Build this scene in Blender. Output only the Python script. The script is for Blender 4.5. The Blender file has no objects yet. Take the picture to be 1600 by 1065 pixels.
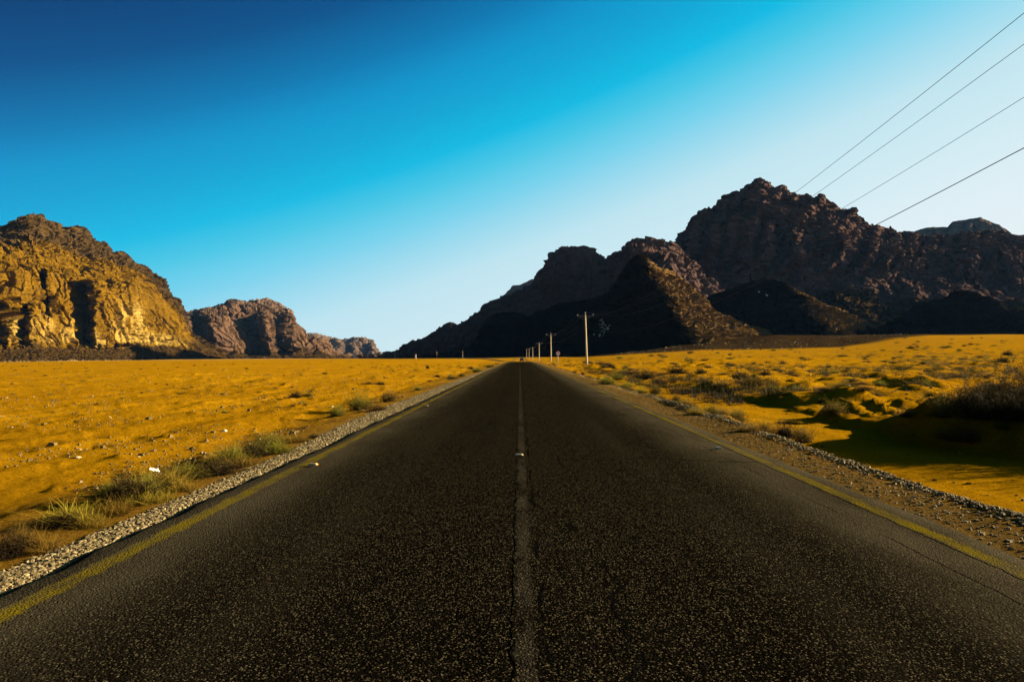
import bpy, math, random
import numpy as np
from mathutils import Vector, Matrix

# ------------------------------------------------------------------ camera, world, sun, exposure
scene = bpy.context.scene
COL = scene.collection
F = 1067.0                      # focal length in pixels of the 1600 px wide photograph (24 mm)
CAM = np.array([0.0, 0.0, 1.5])
YAW = math.atan(12 / F)         # road runs along +Y
PITCH = math.atan(24 / F)
cam_data = bpy.data.cameras.new("camera")
cam_data.lens = 24.0
cam_data.sensor_width = 36.0
cam_data.clip_start = 0.05
cam_data.clip_end = 60000.0
cam = bpy.data.objects.new("camera", cam_data)
COL.objects.link(cam)
cam.location = CAM
cam.rotation_euler = (math.radians(90) + PITCH, 0, YAW)
scene.camera = cam
ROT = np.array(cam.rotation_euler.to_matrix())

SUN_AZ = math.radians(76)       # clockwise from +Y
SUN_EL = math.radians(16.5)
EXPOSURE = 2.3
scene.view_settings.view_transform = 'Standard'
scene.view_settings.look = 'None'
scene.view_settings.exposure = EXPOSURE
scene.view_settings.gamma = 1.0
scene.render.resolution_x, scene.render.resolution_y = 1024, 681
scene.cycles.max_bounces = 4
scene.cycles.diffuse_bounces = 2
scene.cycles.volume_bounces = 0

sun_dir = Vector((math.sin(SUN_AZ) * math.cos(SUN_EL), math.cos(SUN_AZ) * math.cos(SUN_EL), math.sin(SUN_EL)))
sd = bpy.data.lights.new("sun", 'SUN')
sd.energy = 5.0
sd.angle = math.radians(0.5)
sd.color = (1.0, 0.80, 0.50)
so = bpy.data.objects.new("sun", sd)
COL.objects.link(so)
so.rotation_euler = sun_dir.to_track_quat('Z', 'Y').to_euler()
so.location = (60, 30, 60)


def lin(c):
    return tuple(((v / 255) / 12.92 if v / 255 <= 0.04045 else ((v / 255 + 0.055) / 1.055) ** 2.4) for v in c)


world = bpy.data.worlds.new("World")
scene.world = world
world.use_nodes = True
wn, wl = world.node_tree.nodes, world.node_tree.links
wn.clear()
w_out = wn.new('ShaderNodeOutputWorld')
w_bg = wn.new('ShaderNodeBackground')
w_bg.inputs['Strength'].default_value = 0.1
sky = wn.new('ShaderNodeTexSky')
sky.sky_type = 'NISHITA'
sky.sun_disc = False
sky.sun_elevation = SUN_EL
sky.sun_rotation = SUN_AZ
sky.dust_density = 1.0
tc = wn.new('ShaderNodeTexCoord')
dot = wn.new('ShaderNodeVectorMath')
dot.operation = 'DOT_PRODUCT'
dot.inputs[1].default_value = (0.33, 0.0, -0.94)
wl.new(tc.outputs['Generated'], dot.inputs[0])
rng_ = wn.new('ShaderNodeMapRange')
rng_.inputs['From Min'].default_value = -0.95
rng_.inputs['From Max'].default_value = 0.45
wl.new(dot.outputs['Value'], rng_.inputs['Value'])
ramp = wn.new('ShaderNodeValToRGB')
stops = [(-0.95, (0, 4, 14)), (-0.68, (0, 26, 64)), (-0.56, (0, 58, 112)), (-0.497, (0, 80, 138)), (-0.436, (0, 120, 178)), (-0.40, (0, 147, 202)),
         (-0.35, (0, 166, 214)), (-0.303, (0, 186, 227)), (-0.267, (70, 198, 229)), (-0.24, (104, 206, 234)), (-0.222, (122, 210, 236)),
         (-0.14, (193, 229, 239)), (-0.01, (222, 239, 244)), (0.06, (230, 240, 243)), (0.2, (255, 240, 214)), (0.45, (255, 232, 190))]
cr = ramp.color_ramp
while len(cr.elements) < len(stops):
    cr.elements.new(0.5)
for e, (p, c) in zip(cr.elements, stops):
    e.position = (p + 0.95) / 1.4
    e.color = (*lin(c), 1)
wl.new(rng_.outputs['Result'], ramp.inputs['Fac'])
scl = wn.new('ShaderNodeMixRGB')
scl.blend_type = 'MULTIPLY'
scl.inputs['Fac'].default_value = 1.0
k = 10.0 / 2 ** EXPOSURE
scl.inputs['Color2'].default_value = (k, k, k, 1)
wl.new(ramp.outputs['Color'], scl.inputs['Color1'])
mixs = wn.new('ShaderNodeMixRGB')
mixs.inputs['Fac'].default_value = 0.005
wl.new(scl.outputs['Color'], mixs.inputs['Color1'])
wl.new(sky.outputs['Color'], mixs.inputs['Color2'])
wl.new(mixs.outputs['Color'], w_bg.inputs['Color'])
wl.new(w_bg.outputs['Background'], w_out.inputs['Surface'])


# ------------------------------------------------------------------ helpers
def ray(X, Y):
    """direction through photo pixel (X, Y), scaled so that its Y component is 1"""
    X = np.asarray(X, float)
    Y = np.asarray(Y, float)
    c = np.stack([(X - 800) / F, (532.5 - Y) / F, -np.ones_like(X * Y)], -1)
    d = c @ ROT.T
    return d / d[..., 1:2]


_prm = np.random.RandomState(7).permutation(256)
_prm = np.concatenate([_prm, _prm, _prm])
_g = np.random.RandomState(3).normal(size=(256, 3))
_g /= np.linalg.norm(_g, axis=1)[:, None]


def pn(x, y, z, seed=0):
    x, y, z = np.broadcast_arrays(np.asarray(x, float), np.asarray(y, float), np.asarray(z, float))
    x = x + seed * 17.13
    y = y + seed * 5.71
    z = z - seed * 9.37
    xi, yi, zi = np.floor(x).astype(int), np.floor(y).astype(int), np.floor(z).astype(int)
    xf, yf, zf = x - xi, y - yi, z - zi
    u, v, w = [t * t * t * (t * (t * 6 - 15) + 10) for t in (xf, yf, zf)]
    xi &= 255
    yi &= 255
    zi &= 255

    def gr(a, b, c):
        h = _prm[_prm[_prm[xi + a] + yi + b] + zi + c]
        g = _g[h]
        return g[..., 0] * (xf - a) + g[..., 1] * (yf - b) + g[..., 2] * (zf - c)

    def lp(a, b, t):
        return a + (b - a) * t
    return 1.5 * lp(lp(lp(gr(0, 0, 0), gr(1, 0, 0), u), lp(gr(0, 1, 0), gr(1, 1, 0), u), v),
                    lp(lp(gr(0, 0, 1), gr(1, 0, 1), u), lp(gr(0, 1, 1), gr(1, 1, 1), u), v), w)


def fbm(x, y, z, octv=4, seed=0, gain=0.5):
    s, a, f = 0, 1.0, 1.0
    for o in range(octv):
        s = s + a * pn(x * f, y * f, z * f, seed + o)
        a *= gain
        f *= 2.03
    return s


def sst(a, b, x):
    t = np.clip((np.asarray(x, float) - a) / (b - a), 0, 1)
    return t * t * (3 - 2 * t)


def mesh_obj(name, verts, faces, mat=None, parent=None, smooth=False, attrs=None):
    me = bpy.data.meshes.new(name)
    verts = np.asarray(verts, np.float32)
    if isinstance(faces, np.ndarray):
        nf, kk = faces.shape
        me.vertices.add(len(verts))
        me.vertices.foreach_set('co', verts.ravel())
        me.loops.add(nf * kk)
        me.loops.foreach_set('vertex_index', faces.ravel().astype(np.int32))
        me.polygons.add(nf)
        me.polygons.foreach_set('loop_start', np.arange(0, nf * kk, kk, dtype=np.int32))
        me.polygons.foreach_set('loop_total', np.full(nf, kk, np.int32))
        me.update(calc_edges=True)
    else:
        me.from_pydata([tuple(map(float, v)) for v in verts], [], faces)
        me.update()
    me.polygons.foreach_set('use_smooth', np.full(len(me.polygons), smooth, bool))
    for kx, arr in (attrs or {}).items():
        at = me.attributes.new(kx, 'FLOAT', 'POINT')
        at.data.foreach_set('value', np.asarray(arr, np.float32).ravel())
    o = bpy.data.objects.new(name, me)
    COL.objects.link(o)
    if mat:
        me.materials.append(mat)
    if parent:
        o.parent = parent
    return o


def grid_faces(nu, nv):
    i = np.arange(nu * nv).reshape(nu, nv)
    return np.stack([i[:-1, :-1], i[1:, :-1], i[1:, 1:], i[:-1, 1:]], -1).reshape(-1, 4)


def empty(name, loc=(0, 0, 0), rotz=0.0):
    o = bpy.data.objects.new(name, None)
    o.empty_display_size = 0.2
    COL.objects.link(o)
    o.location = loc
    o.rotation_euler = (0, 0, rotz)
    return o


def tag(o, label, cat=None, group=None, kind=None):
    o['label'] = label
    if cat:
        o['category'] = cat
    if group:
        o['group'] = group
    if kind:
        o['kind'] = kind
    return o


class MB:
    """collects simple solids into one mesh"""

    def __init__(self):
        self.v, self.f = [], []

    def add(self, vs, fs):
        b = len(self.v)
        self.v += [tuple(v) for v in vs]
        self.f += [tuple(i + b for i in f) for f in fs]

    def box(self, c, s, bev=0.0):
        x, y, z = c
        a, b, h = s[0] / 2, s[1] / 2, s[2] / 2
        vs = [(x + i * a, y + j * b, z + kz * h) for kz in (-1, 1) for j in (-1, 1) for i in (-1, 1)]
        self.add(vs, [(0, 2, 3, 1), (4, 5, 7, 6), (0, 1, 5, 4), (2, 6, 7, 3), (0, 4, 6, 2), (1, 3, 7, 5)])

    def tube(self, pts, rads, n=8, cap=True):
        pts = [Vector(p) for p in pts]
        if not hasattr(rads, '__len__'):
            rads = [rads] * len(pts)
        rads = [float(q) for q in rads]
        rings = []
        for i, p in enumerate(pts):
            d = (pts[min(i + 1, len(pts) - 1)] - pts[max(i - 1, 0)]).normalized()
            up = Vector((0, 0, 1)) if abs(d.z) < 0.9 else Vector((1, 0, 0))
            a = d.cross(up).normalized()
            b = d.cross(a)
            rings.append([p + rads[i] * (math.cos(2 * math.pi * q / n) * a + math.sin(2 * math.pi * q / n) * b) for q in range(n)])
        vs = [v for r in rings for v in r]
        fs = []
        for i in range(len(pts) - 1):
            for q in range(n):
                q2 = (q + 1) % n
                fs.append((i * n + q, i * n + q2, (i + 1) * n + q2, (i + 1) * n + q))
        if cap:
            fs.append(tuple(range(n))[::-1])
            fs.append(tuple((len(pts) - 1) * n + q for q in range(n)))
        self.add(vs, fs)

    def prism(self, prof, y0, y1, axis='y'):
        """extrude a closed 2D outline"""
        n = len(prof)
        if axis == 'y':
            vs = [(p[0], y0, p[1]) for p in prof] + [(p[0], y1, p[1]) for p in prof]
        else:
            vs = [(y0, p[0], p[1]) for p in prof] + [(y1, p[0], p[1]) for p in prof]
        fs = [tuple(range(n)), tuple(range(n, 2 * n))[::-1]]
        fs += [(i, i + n, (i + 1) % n + n, (i + 1) % n) for i in range(n)]
        self.add(vs, fs)

    def build(self, name, mat, parent=None, smooth=False, bevel=0.0):
        o = mesh_obj(name, np.array(self.v), self.f, mat, parent, smooth)
        if bevel:
            m = o.modifiers.new('bevel', 'BEVEL')
            m.width = bevel
            m.segments = 2
            m.limit_method = 'ANGLE'
        return o


# ------------------------------------------------------------------ material helpers
class NT:
    def __init__(self, name, rough=0.95, spec=0.2):
        self.m = bpy.data.materials.new(name)
        self.m.use_nodes = True
        self.n, self.l = self.m.node_tree.nodes, self.m.node_tree.links
        self.b = self.n['Principled BSDF']
        self.b.inputs['Roughness'].default_value = rough
        self.b.inputs['Specular IOR Level'].default_value = spec
        t = self.n.new('ShaderNodeNewGeometry')
        self.pos = t.outputs['Position']

    def vec(self, scale=(1, 1, 1), src=None):
        m = self.n.new('ShaderNodeMapping')
        m.inputs['Scale'].default_value = scale
        self.l.new(src or self.pos, m.inputs['Vector'])
        return m.outputs['Vector']

    def objvec(self, scale=(1, 1, 1)):
        t = self.n.new('ShaderNodeTexCoord')
        return self.vec(scale, t.outputs['Object'])

    def noise(self, scale, vec=None, detail=5, rough=0.55, dist=0.0):
        t = self.n.new('ShaderNodeTexNoise')
        t.inputs['Scale'].default_value = scale
        t.inputs['Detail'].default_value = detail
        t.inputs['Roughness'].default_value = rough
        t.inputs['Distortion'].default_value = dist
        self.l.new(vec or self.pos, t.inputs['Vector'])
        return t.outputs['Fac']

    def vor(self, scale, vec=None, feature='F1', out='Distance'):
        t = self.n.new('ShaderNodeTexVoronoi')
        t.feature = feature
        t.inputs['Scale'].default_value = scale
        self.l.new(vec or self.pos, t.inputs['Vector'])
        return t.outputs[out]

    def ramp(self, fac, stops, interp='LINEAR'):
        r = self.n.new('ShaderNodeValToRGB')
        r.color_ramp.interpolation = interp
        e = r.color_ramp.elements
        while len(e) < len(stops):
            e.new(0.5)
        for el, (p, c) in zip(e, stops):
            el.position = p
            el.color = (*c, 1) if hasattr(c, '__len__') else (c, c, c, 1)
        self.l.new(fac, r.inputs['Fac'])
        return r.outputs['Color']

    def mix(self, fac, a, b, mode='MIX'):
        m = self.n.new('ShaderNodeMixRGB')
        m.blend_type = mode
        for s, v in (('Fac', fac), ('Color1', a), ('Color2', b)):
            if hasattr(v, 'links') or hasattr(v, 'is_linked'):
                self.l.new(v, m.inputs[s])
            elif hasattr(v, '__len__'):
                m.inputs[s].default_value = (*v, 1)
            else:
                m.inputs[s].default_value = v if s == 'Fac' else (v, v, v, 1)
        return m.outputs['Color']

    def math(self, op, a, b=0.0, c=None):
        m = self.n.new('ShaderNodeMath')
        m.operation = op
        for i, v in enumerate((a, b) if c is None else (a, b, c)):
            if hasattr(v, 'is_linked'):
                self.l.new(v, m.inputs[i])
            else:
                m.inputs[i].default_value = v
        return m.outputs[0]

    def attr(self, name):
        a = self.n.new('ShaderNodeAttribute')
        a.attribute_name = name
        return a.outputs['Fac']

    def sep(self, v=None):
        s = self.n.new('ShaderNodeSeparateXYZ')
        self.l.new(v or self.pos, s.inputs[0])
        return s.outputs

    def bump(self, h, strength=0.5, dist=0.02, prev=None):
        b = self.n.new('ShaderNodeBump')
        b.inputs['Strength'].default_value = strength
        b.inputs['Distance'].default_value = dist
        self.l.new(h, b.inputs['Height'])
        if prev:
            self.l.new(prev, b.inputs['Normal'])
        self.l.new(b.outputs['Normal'], self.b.inputs['Normal'])
        return b.outputs['Normal']

    def color(self, c):
        if hasattr(c, 'is_linked'):
            self.l.new(c, self.b.inputs['Base Color'])
        else:
            self.b.inputs['Base Color'].default_value = (*c, 1)
        return self.m


def plain(name, c, rough=0.6, spec=0.3, var=0.25, metal=0.0):
    t = NT(name, rough, spec)
    n = t.noise(9.0, t.objvec())
    t.b.inputs['Metallic'].default_value = metal
    lo = tuple(v * (1 - var) for v in c)
    hi = tuple(min(1, v * (1 + var)) for v in c)
    return t.color(t.ramp(n, [(0.3, lo), (0.7, hi)]))


# ------------------------------------------------------------------ terrain
TH = [-180, -90, -60, -37.3, -25, -12, -3, 0, 5, 10, 15, 20.5, 25, 30.7, 36.5, 45, 60, 90, 180]
OF = [0, -3, -7, -8.5, -4, -2.4, -1.5, 0, 1, 8, 13, 16, 20, 31, 36, 40, 36, 15, 0]
FAN = [0, 0, 0, 0, 0, 0, 0, 0, 0, 3, 14, 20, 16, 8, 3, 3, 0, 0, 0]


def dip(x, y):
    w = 1 - sst(9, 45, np.abs(x))
    return -(1.05 * sst(170, 330, y) + 0.5 * sst(330, 450, y) - 1.35 * sst(450, 700, y)) * w


def terrain(x, y, detail=True):
    x = np.asarray(x, float)
    y = np.asarray(y, float)
    r = np.hypot(x, y)
    th = np.degrees(np.arctan2(x, y))
    cs = np.maximum(np.cos(np.radians(np.clip(th, -60, 60))), 0.5)
    o = np.interp(th, TH, OF)
    fan = np.interp(th, TH, FAN)
    D = r * cs
    z = o / F * D * D / (D + 120) + fan / F * D * sst(560, 900, D)
    z = z + dip(x, y)
    off_l = sst(3.4, 6.5, -x)
    off_r = sst(3.9, 5.4, x)
    z = z - 0.07
    # left verge falls away a little, right verge falls into a sandy wash with a bank behind it
    near = 1 - sst(60, 220, y)
    z = z - 0.16 * off_l * near
    edge = 9.5 + 1.2 * pn(y / 9.0, 0.3, 0, 2) + 0.8 * pn(y / 2.6, 1.3, 0, 3) + 0.35 * pn(y / 0.8, 2.3, 0, 4) + 3.0 * (1 - sst(8, 11.5, y)) - 0.8 * np.exp(-((y - 16) / 3.0) ** 2)
    bank_h = 0.13 + 0.10 * pn(y / 5.0, 4.2, 0, 5) + 0.78 * np.exp(-((y - 14.3) / 2.6) ** 2) + 0.42 * np.exp(-((y - 20.8) / 1.0) ** 2)
    bank_h = bank_h + 0.34 * np.exp(-((y - 27.0) / 2.2) ** 2) + 0.36 * np.exp(-((y - 36.0) / 3.5) ** 2) + 0.12 * np.maximum(fbm(x / 1.3, y / 1.3, 5.2, 3, 15), 0)
    bank = sst(0.0, 1.0, (x - edge + 0.5 * pn(x / 0.7, y / 0.7, 0.3, 16)) / 1.1)
    z = z + near * (-0.36 * sst(4.7, 5.9, x) + bank_h * bank * (1 - 0.35 * sst(3, 14, x - edge)))
    if detail:
        amp = np.maximum(off_l, off_r)
        fade = 1 - 0.5 * sst(60, 400, r)
        rut = fbm(x / 2.2, y / 16.0, 0.2, 3, 11)
        lump = fbm(x / 1.6, y / 1.9, 0.7, 4, 21, 0.55)
        swell = fbm(x / 11.0, y / 14.0, 0.1, 3, 31)
        ridge = np.maximum(0.22 - np.abs(pn(x / 1.5 + 0.6 * pn(x / 5, y / 9, 0, 12), y / 13.0, 0.6, 13)), 0) * np.maximum(pn(x / 9, y / 12, 0.2, 14) + 0.25, 0)
        rip = pn(x / 0.09 + 3 * pn(x / 1.1, y / 1.1, 0, 9), y / 0.45, 0.4, 41)
        inwash = sst(5.2, 6.0, x) * (1 - bank) * (1 - sst(30, 60, y))
        rough = 1 - 0.8 * inwash
        z = z + amp * fade * ((0.085 * rut * (x < 0) + 0.05 * rut * (x > 0) + 0.06 * lump + 0.09 * np.maximum(fbm(x / 0.6, y / 0.8, 0.9, 3, 24) - 0.1, 0) + 0.75 * ridge) * rough + 0.10 * swell * sst(6, 14, np.abs(x)) + 0.006 * rip * inwash)
        hum = np.maximum(fbm(x / 3.4, y / 3.4, 1.7, 3, 51) - 0.18, 0)
        z = z + 0.55 * hum * sst(9.5, 12, x) * fade
        z = z + 0.30 * np.maximum(fbm(x / 5.0, y / 7.0, 2.7, 2, 61) - 0.3, 0) * sst(7, 11, -x)
        far = np.clip(r / 1500, 0, 1)
        z = z + far * 1.2 * fbm(x / 160.0, y / 160.0, 0.3, 3, 71) * (r > 50)
    return z


def ground_hit(X, Y):
    """where the view ray through a photo pixel meets the ground"""
    d = ray(X, Y)
    D = np.geomspace(2.5, 3500, 6000)
    p = CAM[None] + d[None] * D[:, None]
    h = p[:, 2] - terrain(p[:, 0], p[:, 1], False)
    i = int(np.argmax(h < 0)) if (h < 0).any() else len(D) - 1
    x, y = p[i, 0], p[i, 1]
    return float(x), float(y), float(terrain(np.array([x]), np.array([y]))[0])


def sand_material():
    t = NT('desert_sand', 1.0, 0.0)
    big = t.noise(0.05, None, 4, 0.6)
    mid = t.noise(0.9, None, 6, 0.65)
    fine = t.noise(22.0, None, 5, 0.7)
    streak = t.noise(0.5, t.vec((1.0, 0.14, 1)), 6, 0.65)
    c = t.ramp(mid, [(0.28, (0.1211, 0.0481, 0.0010)), (0.5, (0.2494, 0.1175, 0.0019)), (0.75, (0.3491, 0.1842, 0.0038))])
    c = t.mix(0.55, c, t.ramp(streak, [(0.36, (0.0926, 0.0347, 0.0010)), (0.52, (0.2494, 0.1175, 0.0019)), (0.7, (0.3420, 0.1762, 0.0034))]))
    c = t.mix(0.45, c, t.ramp(big, [(0.3, (0.1995, 0.0828, 0.0014)), (0.7, (0.3349, 0.1762, 0.0029))]))
    # tiny pebbles and grit
    v = t.vor(14.0)
    spk = t.ramp(v, [(0.06, 1), (0.14, 0)])
    spk2 = t.ramp(t.noise(2.2, None, 3), [(0.5, 0), (0.62, 1)])
    c = t.mix(t.math('MULTIPLY', spk, spk2), c, (0.07, 0.045, 0.02))
    c = t.mix(0.35, c, t.ramp(fine, [(0.3, (0.09, 0.045, 0.0012)), (0.7, (0.375, 0.213, 0.0054))]))
    # roadside gravel and dirt
    gr = t.ramp(t.vor(38.0, None, 'F1', 'Color'), [(0.1, (0.02, 0.016, 0.010)), (0.55, (0.10, 0.082, 0.048)), (0.95, (0.24, 0.205, 0.125))])
    c = t.mix(t.attr('gravel'), c, gr)
    dirt = t.ramp(t.noise(28.0, None, 6, 0.75), [(0.3, (0.025, 0.014, 0.004)), (0.5, (0.085, 0.052, 0.014)), (0.75, (0.18, 0.118, 0.036))])
    c = t.mix(t.attr('dirt'), c, dirt)
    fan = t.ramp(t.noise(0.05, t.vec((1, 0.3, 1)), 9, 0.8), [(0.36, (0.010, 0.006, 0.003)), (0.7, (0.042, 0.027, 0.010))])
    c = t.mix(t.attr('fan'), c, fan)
    pale = t.ramp(t.noise(0.02, None, 4, 0.6), [(0.3, (0.26, 0.15, 0.05)), (0.7, (0.36, 0.24, 0.10))])
    c = t.mix(t.attr('pale'), c, pale)
    h = t.math('ADD', t.math('MULTIPLY', t.noise(4.5, None, 7, 0.75), 1.3), t.math('MULTIPLY', t.noise(60.0, None, 4, 0.7), 0.15))
    t.bump(h, 1.0, 0.16)
    return t.color(c)


def build_ground():
    a_front = np.arange(-52, 52.01, 0.16)
    a_back = np.concatenate([np.arange(55, 180, 4), np.arange(-180, -53, 4)])
    ang = np.concatenate([a_front, a_back])
    ang = np.radians(np.concatenate([ang, [ang[0] + 360]]))
    rad = np.geomspace(0.5, 16000, 640)
    A, R = np.meshgrid(ang, rad, indexing='ij')
    x, y = R * np.sin(A), R * np.cos(A)
    z = terrain(x, y)
    n1 = fbm(x / 0.7, y / 1.6, 0.5, 3, 81)
    wl_ = 0.40 + 0.48 * sst(8, 20, y)
    grav = sst(3.2, 3.3, -x) * (1 - sst(3.35 + wl_ - 0.25, 3.35 + wl_ + 0.3, -x + 0.25 * n1)) * (1 - 0.35 * sst(60, 160, y))
    grav = np.maximum(grav, 0.8 * np.exp(-((x - 4.85 - 0.12 * n1) / 0.22) ** 2))
    wr = 4.9 + 1.6 * sst(10, 40, y) * (1 - 0.3 * sst(80, 200, y))
    dirt = sst(3.5, 3.6, x) * (1 - sst(wr - 0.2, wr + 0.25, x + 0.2 * n1))
    dirt = np.maximum(dirt, 0.6 * sst(3.3, 3.5, -x) * (1 - sst(4.2, 6.6, -x + 0.6 * n1)) * sst(3.3, 4, -x))
    th = np.degrees(np.arctan2(x, y))
    D = R * np.cos(A)
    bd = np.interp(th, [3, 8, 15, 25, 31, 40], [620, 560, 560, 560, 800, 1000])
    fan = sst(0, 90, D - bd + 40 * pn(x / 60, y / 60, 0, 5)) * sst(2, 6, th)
    pale = sst(700, 1000, D) * (1 - sst(0, 4, th)) * (0.6 + 0.4 * pn(x / 200, y / 200, 0, 6))
    nu, nv = A.shape
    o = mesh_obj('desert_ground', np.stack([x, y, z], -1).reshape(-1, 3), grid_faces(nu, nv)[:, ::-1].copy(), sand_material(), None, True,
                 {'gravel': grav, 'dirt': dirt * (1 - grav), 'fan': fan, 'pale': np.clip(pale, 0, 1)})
    return tag(o, 'amber sandy desert plain on both sides of the road', kind='structure')


# ------------------------------------------------------------------ road
def asphalt(t, wear=True):
    sp = t.sep()
    spk = t.vor(130.0, None, 'F1', 'Color')
    cell = t.n.new('ShaderNodeSeparateColor')
    t.l.new(spk, cell.inputs[0])
    big = t.noise(0.6, t.vec((1, 0.25, 1)), 5, 0.6)
    base = t.ramp(big, [(0.3, (0.0008, 0.0007, 0.0006)), (0.7, (0.0030, 0.0026, 0.0020))])
    ax = t.math('ABSOLUTE', t.math('SUBTRACT', sp[0], 0.1))
    edge = t.n.new('ShaderNodeMapRange')
    edge.interpolation_type = 'SMOOTHSTEP'
    edge.inputs['From Min'].default_value = 1.9
    edge.inputs['From Max'].default_value = 3.35
    t.l.new(ax, edge.inputs['Value'])
    e = t.math('MULTIPLY', edge.outputs[0], t.ramp(t.noise(1.6, t.vec((1, 0.3, 1)), 4), [(0.3, 0.4), (0.65, 1.0)]))
    c = t.mix(e, base, (0.040, 0.034, 0.022))
    lane = t.ramp(t.math('ABSOLUTE', t.math('SUBTRACT', t.math('ABSOLUTE', sp[0]), 1.75)), [(0.1, 1), (0.5, 0)])
    c = t.mix(t.math('MULTIPLY', lane, t.ramp(t.noise(0.5, t.vec((1.5, 0.12, 1)), 5), [(0.4, 0), (0.7, 0.55)])), c, (0.012, 0.010, 0.0065))
    # pale aggregate showing through the binder
    g1 = t.ramp(cell.outputs[0], [(0.84, 0), (0.98, 1)])
    c = t.mix(t.math('MULTIPLY', g1, 0.7), c, (0.088, 0.074, 0.044))
    g2 = t.ramp(t.noise(150.0, None, 2, 0.6), [(0.60, 0), (0.74, 1)])
    c = t.mix(t.math('MULTIPLY', g2, 0.35), c, (0.045, 0.033, 0.014))
    return c, sp


def crack_mask(t, sp, x0, amp, freq, width, broken=None):
    n = t.math('MULTIPLY', t.math('SUBTRACT', t.noise(freq, t.vec((0.0, 1, 0)), 5, 0.75), 0.5), amp)
    d = t.math('ABSOLUTE', t.math('SUBTRACT', t.math('SUBTRACT', sp[0], x0), n))
    m = t.math('LESS_THAN', d, width)
    if broken:
        b = t.ramp(t.noise(broken, t.vec((0.05, 1, 0)), 4), [(0.47, 0), (0.53, 1)])
        m = t.math('MULTIPLY', m, b)
    return m


def road_material():
    t = NT('asphalt', 1.0, 0.0)
    c, sp = asphalt(t)
    tyre = t.ramp(t.math('ABSOLUTE', t.math('ADD', sp[0], 0.62)), [(0.06, 0.55), (0.28, 0.0)])
    c = t.mix(t.math('MULTIPLY', tyre, t.ramp(t.noise(0.06, t.vec((0, 1, 0)), 2), [(0.45, 0), (0.6, 1)])), c, (0.004, 0.0035, 0.003))
    m1 = crack_mask(t, sp, 0.13, 0.16, 1.4, 0.012, 0.9)
    m2 = crack_mask(t, sp, 3.02, 0.16, 0.7, 0.007, 0.35)
    m3 = crack_mask(t, sp, 0.55, 1.3, 0.35, 0.012, 0.4)
    yy = t.math('LESS_THAN', t.math('ABSOLUTE', t.math('SUBTRACT', sp[1], t.math('MULTIPLY_ADD', t.noise(0.8, t.vec((1, 0, 0)), 4), 1.2, 9.2))), 0.02)
    m4 = t.math('MULTIPLY', yy, t.math('GREATER_THAN', sp[0], 0.6))
    m = t.math('MAXIMUM', t.math('MAXIMUM', m1, m2), t.math('MAXIMUM', m3, m4))
    c = t.mix(m, c, (0.002, 0.002, 0.002))
    h = t.math('SUBTRACT', t.math('ADD', t.math('MULTIPLY', t.vor(70.0), -1.0), t.math('MULTIPLY', t.noise(45.0, None, 4, 0.7), 1.4)), t.math('MULTIPLY', m, 3.0))
    t.bump(h, 0.9, 0.012)
    return t.color(c)


def line_material(name, paint, wear_lo, wear_hi, scale, cracked=False):
    t = NT(name, 1.0, 0.0)
    c, sp = asphalt(t)
    w = t.ramp(t.noise(scale, t.vec((1, 0.35, 1)), 7, 0.8), [(wear_lo, 0), (wear_hi, 1)])
    gr = t.noise(130.0, None, 2, 0.7)
    w = t.math('MULTIPLY', w, t.ramp(gr, [(0.36, 0.15), (0.52, 1)]))
    ed = t.math('ADD', t.attr('side'), t.math('MULTIPLY', t.math('SUBTRACT', t.noise(9.0, None, 5, 0.8), 0.5), 1.6))
    w = t.math('MULTIPLY', w, t.ramp(ed, [(0.55, 1), (0.98, 0)]))
    c = t.mix(w, c, paint)
    if cracked:
        c = t.mix(crack_mask(t, sp, 0.13, 0.16, 1.4, 0.012, 0.9), c, (0.002, 0.002, 0.002))
    t.bump(t.math('ADD', t.math('MULTIPLY', t.vor(70.0), -1.0), t.noise(45.0, None, 4, 0.7)), 0.8, 0.010)
    return t.color(c)


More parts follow.
